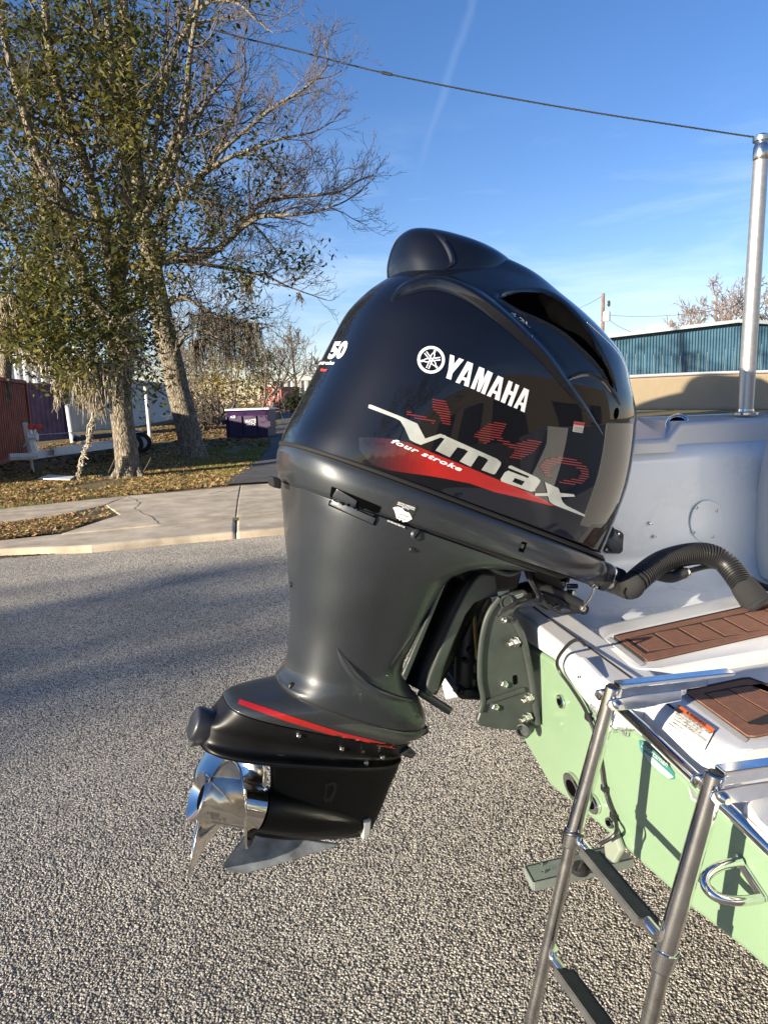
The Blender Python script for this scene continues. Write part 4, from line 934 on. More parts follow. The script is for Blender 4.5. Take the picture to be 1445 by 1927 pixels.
# gasket line between cowl and apron
eloft('gasket', [((533, 832), (1111, 1041), .272, 2.9, 3.3), ((531, 838), (1115, 1050), .273, 2.9, 3.3)], mat('gasket_black', (.006, .006, .006), .8), k=2)
apron = eloft('lower_cowl', [
    ((531, 839), (1114, 1052), .270, 2.9, 3.3),
    ((527, 850), (1114, 1058), .279, 2.9, 3.3),
    ((525, 872), (1108, 1072), .283, 2.9, 3.2),
    ((528, 898), (1095, 1082), .276, 2.9, 3.0),
    ((531, 904), (1080, 1086), .268, 2.9, 3.0)], m_gm, n=110, k=6, ext=.022)
eloft('parting_line', [((532, 902), (1060, 1080), .262, 2.9, 3.0), ((534, 909), (1040, 1084), .262, 2.9, 3.0)], bpy.data.materials['gasket_black'], k=2)
hous = eloft('midsection', [
    ((531, 905.5), (1010, 1076), .267, 2.9, 3.0, -.08, .13),
    ((532, 925), (930, 1068), .259, 2.8, 3.4, -.08, .13),
    ((534, 960), (880, 1066), .247, 2.7, 4.0, -.08, .13),
    ((538, 1005), (858, 1074), .230, 2.7, 4.6, -.07, .14),
    ((543, 1055), (845, 1086), .211, 2.6, 5.0, -.06, .15),
    ((547, 1105), (830, 1116), .190, 2.6, 5.0, -.05, .15),
    ((549, 1160), (811, 1163), .167, 2.5, 4.6, -.04, .14),
    ((547, 1208), (790, 1212), .150, 2.5, 4.2, -.03, .13),
    ((541, 1246), (772, 1256), .142, 2.5, 3.4, -.03, .12),
    ((530, 1268), (776, 1290), .148, 2.4, 2.8, -.02, .10),
    ((524, 1275), (796, 1318), .150, 2.5, 2.6, -.02, .08),
    ((525, 1282), (801, 1340), .150, 2.6, 2.6, -.02, .06),
    ((530, 1290), (801, 1360), .148, 2.6, 2.6, -.02, .06)], m_gm, n=110, k=6, ext=.02)
# lower unit: upper plate (grey), black anti-ventilation body, strut, torpedo, skeg
def tri(o): return o
low = eloft('lower_unit', [
    ((525, 1280), (800, 1358), .146, 2.6, 2.6, -.02, .05),
    ((510, 1284), (797, 1366), .140, 2.7, 2.6, -.02, .05),
    ((470, 1292), (790, 1380), .126, 3.0, 2.6, -.02, .05),
    ((436, 1301), (784, 1390), .114, 3.4, 2.6, -.02, .05),
    ((422, 1313), (780, 1398), .108, 3.6, 2.6, -.01, .05)], m_gm, k=5, ext=.0)
eloft('step_band', [((522, 1285), (804, 1370), .140, 2.4, 2.6, -.02, .05), ((500, 1300), (792, 1386), .128, 2.4, 2.6, -.02, .05)], m_brk, k=2, ext=.0)
plate = eloft('cavitation_body', [
    ((421, 1315), (778, 1402), .1065, 3.6, 2.6, -.01, .05),
    ((420, 1317), (777, 1404), .101, 3.6, 2.6, -.01, .05),
    ((402, 1338), (772, 1412), .088, 4.0, 2.6, -.01, .05),
    ((391, 1352), (768, 1420), .078, 4.0, 2.6, 0, .04),
    ((386, 1362), (764, 1424), .074, 3.8, 2.6, 0, .04),
    ((380, 1382), (762, 1428), .080, 3.2, 2.6, 0, .04),
    ((378, 1390), (761, 1430), .104, 3.2, 2.6, 0, .04),
    ((378, 1394), (760, 1432), .108, 3.2, 2.6, 0, .04),
    ((380, 1398), (756, 1435), .107, 3.2, 2.6, 0, .04),
    ((440, 1412), (740, 1440), .06, 2.4, 2.4, 0, .04)], m_gc, k=5, ext=.0)
strut = eloft('gearcase', [
    ((508, 1410), (758, 1425), .050, 2.0, 1.9, 0, .02),
    ((511, 1440), (752, 1452), .034, 2.0, 1.9, 0, .02),
    ((511, 1480), (737, 1486), .030, 2.0, 1.9, 0, .02),
    ((505, 1520), (722, 1525), .028, 2.0, 1.9, 0, .02),
    ((490, 1555), (708, 1556), .026, 2.0, 1.9, 0, .02),
    ((478, 1570), (698, 1573), .022, 2.0, 1.9, 0, .02),
    ((520, 1578), (686, 1581), .012, 2.0, 1.9, 0, .02)], m_gc, k=6, ext=.02)
hubA, hubB = ep(371, 1499, 0), ep(489, 1521, 0); hx = (hubB - hubA); hL = np.linalg.norm(hx); hx /= hL
hz = np.cross(ev, hx); hz /= np.linalg.norm(hz)
if hz[2] < 0: hz = -hz
nose = ep(700, 1556, 0); tL = np.linalg.norm(nose - hubB)
G().lathe(hubB + hx * .004, nose - hubB, [(0, .054), (.02, .056), (tL * .3, .055), (tL * .55, .048), (tL * .75, .036), (tL * .9, .020), (tL * .98, .008), (tL, .0005)], 40).obj('torpedo', m_gc, strut, True, sharp=60)
m_worn = mat('worn_grey_skeg', (.27, .30, .33), .6, .1, col2=(.09, .10, .115), vscale=16., detail=9.)
sk = [ep(x, y, 0) for x, y in ((470, 1562), (500, 1566), (560, 1576), (640, 1588), (628, 1592), (552, 1617), (500, 1632), (462, 1642), (434, 1640), (424, 1636), (420, 1628))]
o = G().prism([p - ev * .006 for p in sk], ev * .012).obj('skeg', m_worn, eng); bev(o, .004, 3)
o = G().prism([ep(x, y, .026) for x, y in ((685, 1545), (699, 1543), (697, 1572), (683, 1582))], -ev * .05).obj('anode', mat('zinc', (.40, .42, .42), .6, .4), eng); bev(o, .003, 2)
# blunt aft end of the anti-ventilation body, trim tab
m_navy = mat('navy_black', (.010, .012, .018), .5, 0, .3, coatr=.2)
a_, b_2 = ep(362, 1360, 0), ep(440, 1378, 0); aL = np.linalg.norm(b_2 - a_)
G().lathe(a_, b_2 - a_, [(0, .001), (0, .034), (.0025, .0385), (.007, .0410), (.03, .0415), (.05, .0405), (aL, .040)], 32).obj('aft_anode', m_navy, eng, True, sharp=60)
o = G().prism([ep(x, y, .012) for x, y in ((354, 1408), (366, 1392), (392, 1396), (376, 1404))], -ev * .024).obj('trim_tab', m_brk, eng); bev(o, .003, 2)
for x, y in ((563, 1385), (644, 1410), (689, 1437), (720, 1426)):
    G().lathe(ep(x, y, .098 if y < 1400 else .085), ev, [(-.01, .006), (0, .006), (.002, .004), (.0025, 0)], 10).obj('screw', m_steel, eng)
o = G().prism([ep(x, y, -.02) for x, y in ((427, 1305), (454, 1297), (456, 1304), (430, 1313))], ev * .06).obj('vent_cap', m_blk, eng); bev(o, .004, 2)
# pale undersides of the splash plates seen at the leading edge
for pts in (((776, 1388), (806, 1366), (810, 1380), (790, 1390)), ((748, 1420), (772, 1406), (786, 1420), (776, 1430))):
    o = G().prism([ep(x, y, .05) for x, y in pts], -ev * .10).obj('splash_plate', m_gm, eng); bev(o, .006, 3)

# propeller: hub with flared exhaust mouth and three skewed blades
prop = G().lathe(hubA, hx, [(.012, .030), (.004, .044), (-.003, .0555), (0, .0580), (.008, .0575), (.02, .0545), (.04, .0525), (hL * .8, .0535), (hL - .002, .0535), (hL, .048)], 48, caps=False).obj('propeller', m_prop, eng, True, fix=False)
G().lathe(hubA, hx, [(.012, .031), (.1, .030)], 24).obj('exhaust_bore_shade', m_hole_shade, prop)
def blade(th0):
    V = []; nr, nc = 16, 18
    for i in range(nr + 1):
        u = i / nr; rho = .050 + .135 * u
        wid = math.radians(52) * (1 - u ** 3.2) ** .6 * (1 - .1 * u) + .012; sk_ = math.radians(-14) * u * u
        for j in range(nc + 1):
            q = -1 + 2 * j / nc; a = th0 + sk_ + wid * q
            x = hL * .52 + (wid * q + sk_ * .8) / math.pi * .255 * (1 - .25 * u) - .022 * u
            V.append(hubA + hx * x + (hz * math.cos(a) + ev * math.sin(a)) * rho)
    k = nc + 1; Fc = [(i * k + j, i * k + j + 1, (i + 1) * k + j + 1, (i + 1) * k + j) for i in range(nr) for j in range(nc)]
    o = mk('blade', V, Fc, m_prop, prop, True); fixn(o); s = o.modifiers.new('t', 'SOLIDIFY'); s.thickness = .0045; s.offset = 0
for th in (70, 190, -46): blade(math.radians(th))
m_etch = mat('etched_letters', (.10, .09, .08), .5, .5)
hc = lambda x, y: caster([prop], .0006)(x, y)
_hc = caster([prop], .0006)
text_decal('lettering', 'SERIES II', (414, 1532), (391, 1527), (-1, 5.5), _hc, m_etch, prop, .03)
text_decal('lettering', 'SALTWATER', (426, 1541), (397, 1535), (-1, 5.5), _hc, m_etch, prop, .02)
text_decal('lettering', 'YAMAHA', (432, 1552), (399, 1545), (-1.5, 6.5), _hc, m_etch, prop, .04)

# swivel bracket arms, steering shaft tube, tilt rams and rods in front of the leg
arm = [(896, 1074), (921, 1077), (927, 1118), (905, 1121), (882, 1130), (866, 1152), (845, 1200), (826, 1250), (815, 1292), (800, 1306), (790, 1296), (800, 1262), (822, 1205), (846, 1150), (868, 1108), (884, 1085)]
for v in (.085, -.115):
    o = G().prism([ep(x, y, v) for x, y in arm], ev * .03).obj('swivel_bracket', m_brk, eng); bev(o, .005, 2)
G().tube([ep(900, 1075, 0), ep(850, 1150, 0), ep(790, 1292, 0)], [.07, .062, .05], 24).obj('steering_tube', m_gc, eng, True)
o = G().prism([ep(x, y, .07) for x, y in ((850, 1068), (985, 1075), (975, 1110), (925, 1118), (905, 1100), (870, 1095))], -ev * .16).obj('mount_block', m_blk, eng); bev(o, .01, 2)
o = G().prism([ep(x, y, .16) for x, y in ((757, 1272), (840, 1080), (845, 1083), (764, 1282))], -ev * .012).obj('edge_trim', m_brk, eng); bev(o, .003, 2)
G().tube([ep(790, 1302, .07), ep(846, 1338, .09)], .0115, 12).obj('tilt_rod', m_brk, eng, True)
G().tube([ep(800, 1280, .07), ep(816, 1292, .09)], .012, 10).obj('rod_end', m_blk, eng, True)
G().tube([sp(905, 1120, .02), sp(880, 1180, .02), sp(872, 1300, .02)], .030, 18).obj('tilt_ram', m_blk, eng, True)
G().tube([sp(912, 1130, -.04), sp(893, 1190, -.04), sp(887, 1290, -.04)], .034, 18).obj('tilt_ram', m_gc, eng, True)
G().tube([sp(890, 1140, .05), sp(897, 1240, .05)], .006, 8).obj('ram_pin', mat('amber_metal', (.25, .19, .08), .4, .8), eng, True)
G().tube([sp(845, 1222, -.02), sp(906, 1252, .05)], .008, 10).obj('trim_rod', m_blk, eng, True)
G().tube([sp(852, 1246, -.02), sp(906, 1280, .05)], .009, 10).obj('trim_rod', m_gc, eng, True)
o = G().prism([sp(x, y, .06) for x, y in ((862, 1296), (908, 1300), (908, 1320), (868, 1318), (858, 1308))], -bs * .2).obj('lower_crossbar', m_blk, eng); bev(o, .008, 2)
for q in ((868, 1302, 8), (878, 1172, 5), (885, 1224, 6), (876, 1244, 5)): G().lathe(sp(q[0], q[1], .06), bs, [(-.02, .003 * q[2] / 2), (0, .003 * q[2] / 2), (.006, .002 * q[2] / 2), (.007, 0)], 10).obj('bolt', m_gc, eng)
for k in range(5):
    a = (866 + 9 * k, 1140 + 6 * k); G().tube(catmull([sp(a[0] + 30, 1128, -.01 * k), sp(a[0] + 5, 1165 + 4 * k, .03), sp(a[0] - 2, 1215 + 6 * k, .035), sp(a[0] + 12, 1262 + 4 * k, .02)], 6), .0045, 6).obj('cable', m_blk, eng, True)
# clamp brackets: thick plate with rim, bolts, slots
clampo = [(990, 1112), (965, 1116), (940, 1126), (922, 1150), (911, 1180), (904, 1225), (903, 1278), (909, 1316), (903, 1340), (897, 1357), (900, 1367), (935, 1373), (975, 1376), (1012, 1372), (1019, 1363), (1008, 1302), (997, 1246), (984, 1196), (971, 1172), (965, 1158), (972, 1146), (992, 1136), (1004, 1125)]
for s in (.125, -.22):
    P = [sp(x, y, .125) - bs * (.125 - s) for x, y in clampo]
    o = G().prism(P, -bs * .022).obj('clamp_bracket', m_brk, eng); bev(o, .006, 3)
    if s > 0:
        rim = [sp(x, y, s + .003) for x, y in clampo[2:9]]; G().tube(catmull(rim, 5), .0075, 10).obj('bracket_rim', m_brk, o, True)
        rim = [sp(x, y, s + .003) for x, y in ((969, 1170), (982, 1197), (994, 1247), (1003, 1300), (1012, 1362))]; G().tube(catmull(rim, 5), .009, 10).obj('bracket_rim', m_brk, o, True)
        o2 = G().prism([sp(x, y, s + .001) for x, y in ((910, 1318), (985, 1292), (988, 1300), (912, 1326))], bs * .006).obj('bracket_step', m_brk, o); bev(o2, .002, 2)
        for (x, y, rr) in ((948, 1288, .0085), (931, 1331, .0085), (947, 1166, .006)):
            G().lathe(sp(x, y, s), bs, [(-.002, rr + .003), (.003, rr + .003), (.0035, rr), (.009, rr), (.0095, rr * .5), (.007, 0)], 6).obj('bolt', m_steel, o)
        for (x, y) in ((960, 1208), (986, 1314), (983, 1350)):
            t = bs * .55 - bf * .8; t /= np.linalg.norm(t); a = sp(x, y, s + .0)
            G().lathe(a + bf * .016, t, [(0, .015), (.004, .015), (.0045, .0125), (.017, .0125), (.018, .0075), (.036, .0075), (.037, .005), (.037, 0)], 6).obj('bolt', m_steel, o)
        o2 = G().prism([sp(x, y, s + .0005) for x, y in rnd([(964, 1271), (972, 1270), (973, 1287), (965, 1289)], .3, 4)], bs * .0012).obj('slot', m_hole_shade, o)  # near-black plate paints the shade inside the slot
        G().lathe(sp(992, 1368, s - .01), bs * .7 - bf * .7, [(0, .020), (.03, .020), (.032, .017), (.031, .0155), (.02, .0155)], 24).obj('tilt_tube', m_brk, o, True)
        G().lathe(sp(992, 1368, s - .01), bs * .7 - bf * .7, [(.018, .0155), (.02, .0)], 20, caps=False).obj('bore', m_hole_shade, o)
        G().lathe(sp(952, 1132, s + .002), bs, [(0, .019), (.006, .019), (.007, .015), (.004, .013)], 24).obj('pivot_ring', m_brk, o, True)
        G().lathe(sp(952, 1132, s + .0035), bs, [(0, .0135), (.001, 0)], 20, caps=False).obj('bore', m_hole_shade, o)
        for y in (1122, 1126): G().prism([sp(x, yy, s + .0008) for x, yy in ((964, y), (984, y - 6), (985, y - 3.5), (965, y + 2.5))], bs * .0006).obj('cast_plate', m_tx, o)
# steering link, brackets and hanging cables on the boat side
G().tube([sp(965, 1120, -.05), sp(1000, 1112, -.05)], .03, 16).obj('tilt_shaft', m_blk, eng, True)
o = G().prism([sp(x, y, .03) for x, y in ((985, 1066), (1066, 1080), (1066, 1104), (1052, 1124), (1020, 1118), (1000, 1090))], -bs * .04).obj('steering_bracket', m_blk, eng); bev(o, .006, 2)
for a, b, rr in (((1004, 1098), (1092, 1138), .014), ((1016, 1126), (1090, 1148), .011), ((1022, 1118), (1058, 1142), .016)):
    G().tube([sp(*a, .06), sp((a[0] + b[0]) / 2, (a[1] + b[1]) / 2 - 3, .07), sp(*b, .08)], rr, 12).obj('link_arm', m_blk, eng, True)
G().lathe(sp(1095, 1145, .075), bs, [(-.02, .010), (0, .0145), (.012, .0145), (.016, .010)], 16).obj('link_eye', m_blk, eng, True)
G().lathe(sp(1095, 1145, .09), bs, [(0, .009), (.006, .009), (.007, .006), (.010, .006), (.0105, 0)], 6).obj('link_bolt', m_steel, eng)
for q, rr in (((1057, 1089), .008), ((1068, 1114), .009)):
    G().lathe(sp(*q, .03), bs * .8 + bf * .5, [(0, rr), (.02, rr), (.021, rr * .6), (.024, 0)], 10).obj('bolt', m_steel if q[0] > 1060 else m_gc, eng)
G().lathe(sp(1066, 1103, .03), bs * .3 + bf, [(0, .007), (.028, .007), (.03, .004)], 10).obj('bolt', m_blk, eng)
for pts in ([(984, 1062, .10), (992, 1085, .12), (1003, 1105, .13), (1012, 1126, .13), (990, 1132, .14), (962, 1142, .15), (934, 1158, .15)], [(988, 1060, .09), (1000, 1090, .11), (1016, 1120, .12), (1035, 1145, .12), (1062, 1154, .11), (1094, 1150, .09)],
            [(998, 1118, .12), (970, 1133, .15), (945, 1150, .155), (936, 1160, .15)], [(1000, 1075, .08), (1008, 1100, .11), (1012, 1122, .12), (1028, 1140, .12)], [(1005, 1128, .13), (1015, 1140, .12), (1030, 1146, .11), (1050, 1140, .09)]):
    G().tube(catmull([sp(*p) for p in pts], 7), .0042, 8).obj('cable', m_blk, eng, True)
G().tube(catmull([sp(1118, 1104, .16), sp(1112, 1122, .13), sp(1098, 1142, .10)], 6), .0035, 8).obj('cable', m_steel, eng, True)
# air outlet horn, flushing hose loop and tag under the apron
o = eloft('side_horn', [((870, 1037), (905, 1044), .02, 2, 2, .22, .22, .22), ((874, 1046), (906, 1050), .018, 2, 2, .22, .22, .22), ((886, 1056), (903, 1058), .012, 2, 2, .22, .22, .22), ((895, 1062), (900, 1063), .004, 2, 2, .22, .22, .22)], m_gm, k=4, n=24, ext=0)
G().lathe(ep(905, 1054, .2), ep(918, 1060, .2) - ep(905, 1054, .2), [(0, .013), (.012, .013), (.016, .010)], 14).obj('horn_end', m_blk, eng, True)
G().tube(catmull([ep(912, 1058, .17), ep(930, 1072, .17), ep(955, 1080, .17), ep(975, 1074, .16), ep(986, 1062, .14)], 7), .0075, 10).obj('flush_hose', m_brk, eng, True)
tg = G(); tV = [ep(926 + 40 * (i % 6) / 5, 1060 - 5 * math.sin((i % 6) / 5 * 3) + 10 * (i // 6) + 2 * ((i * 7) % 3) * .6, .13 + .006 * ((i * 5) % 3)) for i in range(12)]
tg.add(tV, [(i, i + 1, i + 7, i + 6) for i in range(5)]).obj('paper_tag', mat('crumpled_paper', (.55, .47, .40), .8), eng)
# rigging tube at the front of the apron
a, b = ep(1030, 1044, .10), ep(1126, 1081, .10); t = (b - a) / np.linalg.norm(b - a); Lt = np.linalg.norm(b - a)
G().lathe(a, t, [(0, .030), (.03, .037), (Lt * .6, .0375), (Lt, .0365)], 32).obj('rigging_tube', m_gm, eng, True)
G().lathe(b, t, [(-.004, .038), (.004, .040), (.02, .040), (.022, .037)], 32).obj('tube_collar', m_blk, eng, True)
G().lathe(b + t * .022, t, [(0, .0385), (.002, .0395), (.010, .0395), (.012, .0385)], 32).obj('hose_clamp', m_steel, eng, True)
prof = [(0, .036)]
for k in range(7): prof += [(.004 + .0055 * k, .038), (.0067 + .0055 * k, .0345)]
G().lathe(b + t * .034, t, prof, 32).obj('bellows', m_rub, eng, True, sharp=60)
G().lathe(ep(1112, 1100, .12), ep(1126, 1106, .12) - ep(1112, 1100, .12), [(0, .007), (.02, .007), (.022, .004)], 10).obj('clamp_screw', m_steel, eng)
# small fittings on apron and leg
ca = caster([apron, hous], .0012); ca2 = caster([apron, hous], .002)
g_ = caster([apron, hous, low], .0)
def solid(o, th): 
    if o: s = o.modifiers.new('t', 'SOLIDIFY'); s.thickness = th; s.offset = 1; bev(o, th * .4, 2)
    return o
rec = decal('latch_recess_shade', [[[(625, 915), (671, 934), (716, 953), (705, 989), (662, 970), (619, 951)]]], caster([apron, hous], .0025), m_hole_shade, eng, 6)  # black patch painted over the surface for the shade of the recess
solid(decal('latch_lever', [[[(636, 919), (673, 941), (669, 955), (673, 960), (707, 975), (702, 986), (662, 968), (623, 949), (629, 930)]]], caster([apron, hous], .0045), m_gm, rec, 6), .0015)
stk = decal('state_sticker', [[rnd([(744, 938.5), (786, 952.7), (764, 997), (721, 980)], .08, 3)]], ca, m_ink, eng, 8)
c3 = caster([apron, hous], .0018); c4 = caster([apron, hous], .0024)
mapo = decal('state_outline', [[[(738.8, 955.4), (743, 953.6), (748.8, 953.2), (757.6, 956.5), (761, 961.5), (769.8, 964.8), (775.4, 975.9), (767, 980.3), (754.3, 981.5), (748.2, 983.7), (746.6, 978.7), (745, 969.8), (741.9, 959.9)]]], c3, m_wht, stk, 6)
for s, p0, p1, h in (('SOUTH CAROLINA', (748, 946.5), (780, 957.5), (1.2, -2.6)), ('REGISTRATION', (747, 949), (779, 960), (.8, -1.6)), ('BOAT TITLE', (756, 954.5), (769, 959), (.8, -1.6)), ('OUTBOARD MOTOR', (728, 980.5), (761, 993.5), (1.2, -2.4))): text_decal('lettering', s, p0, p1, h, c3, m_wht, stk, .03)
for s, p0, p1, h in (('46289', (749.5, 966.5), (769, 973.5), (.8, -1.7)), ('EXPIRES', (747.5, 972.5), (764, 978.5), (.6, -1.3))): text_decal('lettering', s, p0, p1, h, c4, m_tx, stk, .03)
def stud(x, y, r_, m, name='screw', slot=False, par=eng, cast=g_):
    P = cast(x, y)
    if P is None: P = ep(x, y, .1)
    o = G().lathe(P - ev * .003, ev, [(0, r_ * 1.15), (.004, r_ * 1.15), (.006, r_), (.008, r_ * .8), (.0085, 0)], 18).obj(name, m, par, True)
    if slot: G().box(P + ev * .0057, .8 * r_, .0008, .0012, ef * .7 + UP * .7, ev, -ef * .7 + UP * .7).obj('slot', m_hole_shade, o)  # near-black bar paints the shade inside the slot
    return o
stud(783, 1006, .0115, m_gm, 'slotted_cap', True); stud(774, 1034, .0055, m_blk); stud(549, 1291, .0075, m_blk); stud(549, 1100, .006, m_blk)
decal('vent_slot', [[[(974, 1037), (981, 1019), (991, 1021), (984, 1040)]]], ca, m_hole_shade, eng); 
e = bpy.data.objects.get('vent_slot'); 
if e: decal('vent_bar', [[[(977, 1030), (980, 1023), (986, 1025), (983, 1032)]]], ca2, m_brk, e)
o = G().prism([ep(x, y, .02) for x, y in ((512, 898), (530, 901), (530, 921), (514, 917))], -ev * .05).obj('rear_bumper', m_blk, eng); bev(o, .004, 2)
ls = caster([hous, low], .001)
sm_ = [(525, 1277), (534, 1294), (553, 1308.5), (604, 1331), (656, 1349.5), (724, 1369.5), (765, 1377)]
decal('flange_seam', [[sm_ + [(x + .6, y + 3.2) for x, y in sm_[::-1]]]], ls, mat('gasket_black', (.006, .006, .006), .8), eng, 8)
# bell-shaped scallop on the leg
def ridge(name, path, wid, h, objs, m, par, k=6, off=0., prof=((-1, 0), (-.55, .8), (-.1, 1), (.35, .75), (1, 0))):
    c = caster(objs, 0.); P = catmull([(*p, w) for p, w in zip(path, wid)], k); T = np.gradient(P[:, :2], axis=0); T /= np.linalg.norm(T, axis=1)[:, None]; Nn = np.stack([-T[:, 1], T[:, 0]], 1)
    bt_ = bvh_of(objs); V = []; good = []
    for p, n_ in zip(P, Nn):
        row = []
        for a, hh in prof:
            x, y = p[0] + n_[0] * a * p[2], p[1] + n_[1] * a * p[2]; d = Vector(ray(x, y)).normalized(); ht = bt_.ray_cast(Vector(CAM), d)
            if ht[0] is None: row = None; break
            nn = ht[1] if ht[1].dot(d) < 0 else -ht[1]; row.append(np.array(ht[0] + nn * (h * hh * min(1, p[2] / max(wid)) + off - .0006)))
        if row: V.append(row)
    k_ = len(prof); VV = [q for r in V for q in r]; Fc = [(i * k_ + j, i * k_ + j + 1, (i + 1) * k_ + j + 1, (i + 1) * k_ + j) for i in range(len(V) - 1) for j in range(k_ - 1)]
    o = mk(name, VV, Fc, m, par, True)
    bm = bmesh.new(); bm.from_mesh(o.data)
    for fc in bm.faces:
        fc.normal_update()
        if fc.normal.dot(fc.calc_center_median() + org(o) - Vector(CAM)) > 0: fc.normal_flip()
    bm.to_mesh(o.data); bm.free(); return o
ridge('leg_scallop', [(634, 1219), (648, 1246), (668, 1272), (700, 1296), (740, 1312), (775, 1318)], [2, 7, 9, 9, 7, 3], .010, [hous], m_gm, eng)
ridge('shoulder_ridge', [(735, 568), (752, 550), (772, 539), (800, 531), (830, 531), (869, 544), (914, 571), (963, 611), (1023, 668), (1062, 718), (1098, 765), (1134, 818)], [4, 10, 14, 16, 17, 17, 16, 15, 13, 10, 6, 1.5], .020, [cowl], m_cowl, eng, prof=((-1, 0), (-.5, .5), (0, .85), (.4, 1.0), (.58, .92), (.7, .25), (1, 0)))
ridge('front_lip', [(1060, 719), (1080, 708), (1105, 703), (1130, 715), (1150, 738), (1166, 762)], [2, 5, 6, 6, 5, 2], .007, [cowl], m_cowl, eng)
ridge('scoop_edge', [(815, 436), (835, 455), (848, 478), (850, 496), (838, 506)], [2, 5, 6, 5, 2], .007, [cowl, scoop], m_cowl, eng)
cc = caster([cowl, scoop], .0012); cc2 = caster([cowl, scoop], .0018); cc3 = caster([cowl, scoop], .0024)
ink_px = [(941, 559), (946, 553), (960, 549), (985, 547), (1015, 549), (1040, 559), (1064, 577), (1088, 602), (1110, 632), (1130, 668), (1146, 702), (1158, 740), (1150, 733), (1135, 700), (1112, 672), (1085, 648), (1060, 626), (1033, 610), (1008, 598), (980, 586), (955, 573)]
ridge('intake_rim', [(942, 562), (945, 553), (962, 547), (988, 545), (1016, 547), (1042, 557), (1067, 576), (1091, 602), (1113, 632), (1133, 668), (1149, 703), (1160, 738)], [1.5, 3, 3.5, 4, 4, 4, 4, 4, 4, 3.5, 3, 1.5], .006, [cowl], m_cowl, eng)
ridge('intake_sill', [(945, 566), (975, 586), (1005, 600), (1032, 613), (1060, 630), (1085, 652), (1110, 676), (1133, 704), (1148, 733)], [1.5, 3, 4, 4, 4, 4, 4, 3, 1.5], .006, [cowl], m_cowl, eng)
def inside(px, x, y):
    c = False
    for i in range(len(px)):
        a, b = px[i - 1], px[i]
        if (a[1] > y) != (b[1] > y) and x < (b[0] - a[0]) * (y - a[1]) / (b[1] - a[1]) + a[0]: c = not c
    return c
def edge_d(px, x, y):
    d = 1e9
    for i in range(len(px)):
        a, b = np.array(px[i - 1]), np.array(px[i]); t = max(0, min(1, np.dot((x, y) - a, b - a) / np.dot(b - a, b - a))); d = min(d, np.linalg.norm((x, y) - a - (b - a) * t))
    return d
_o = org(cowl); cn = Vector(EP0 + ef * .1 + UP * .55)
for v in cowl.data.vertices:
    q = np.array(v.co + _o) - CAM; zz = q @ fw; x, y = CX + F * (q @ cr) / zz, CY - F * (q @ cu_) / zz
    if 935 < x < 1165 and 540 < y < 745 and (v.co + _o - Vector(EP0)).dot(Vector(ev)) > .0 and inside(ink_px, x, y):
        t = min(1, edge_d(ink_px, x, y) / 13.); v.co -= Vector(ev * .8 + UP * .6) * (.035 * t * t * (3 - 2 * t))
cr_ = caster([cowl], .003)
cen_ = np.mean(ink_px, axis=0); decal('air_intake_shade', [[[tuple(np.array(p) + (np.array([1070, 612]) - np.array(p)) * .05) for p in ink_px]]], cr_, m_hole_shade, eng, 8)  # black patch paints the shade inside the intake opening
decal('side_hole_shade', [[ring_px((1159, 778), 4, 11, .15)]], cc, m_hole_shade, eng)
# ---- lettering on the cowl
t0 = (660, 620, 2.89)
z5 = lambda pts: [(660 + x / 2.89, 620 + y / 2.89) for x, y in pts]
zy = lambda pts: [(770 + x / 6.02, 640 + y / 6.02) for x, y in pts]
zv = lambda pts: [(660 + x / 3.141, 740 + y / 3.141) for x, y in pts]
Y1 = [(460, 165), (508, 182), (503, 275), (562, 205), (616, 225), (488, 375), (470, 450), (415, 430), (440, 345)]
A1 = ([(655, 242), (720, 268), (668, 532), (616, 515), (628, 462), (592, 450), (566, 494), (520, 478)], [(672, 325), (610, 418), (650, 432)])
M1 = [(788, 302), (848, 325), (835, 440), (885, 345), (944, 375), (852, 618), (808, 598), (868, 435), (792, 590), (758, 575), (795, 395), (736, 560), (690, 545)]
A2 = ([(1000, 402), (1062, 430), (1015, 690), (962, 668), (975, 615), (940, 598), (918, 645), (872, 628)], [(1015, 478), (958, 570), (995, 585)])
H1 = [(1122, 458), (1168, 478), (1140, 572), (1172, 588), (1200, 495), (1242, 515), (1152, 755), (1108, 735), (1150, 628), (1120, 614), (1078, 718), (1030, 698)]
A3 = ([(1295, 540), (1352, 568), (1300, 820), (1255, 800), (1265, 742), (1235, 730), (1215, 780), (1175, 762)], [(1308, 618), (1258, 702), (1288, 715)])
L_w = m_wht
wm = None
lets = [[zy(Y1)], [zy(A1[0]), zy(A1[1])], [zy(M1)], [zy(A2[0]), zy(A2[1])], [zy(H1)], [zy(A3[0]), zy(A3[1])]]
decal('brand_lettering', lets, cc, m_wht, eng, 9)
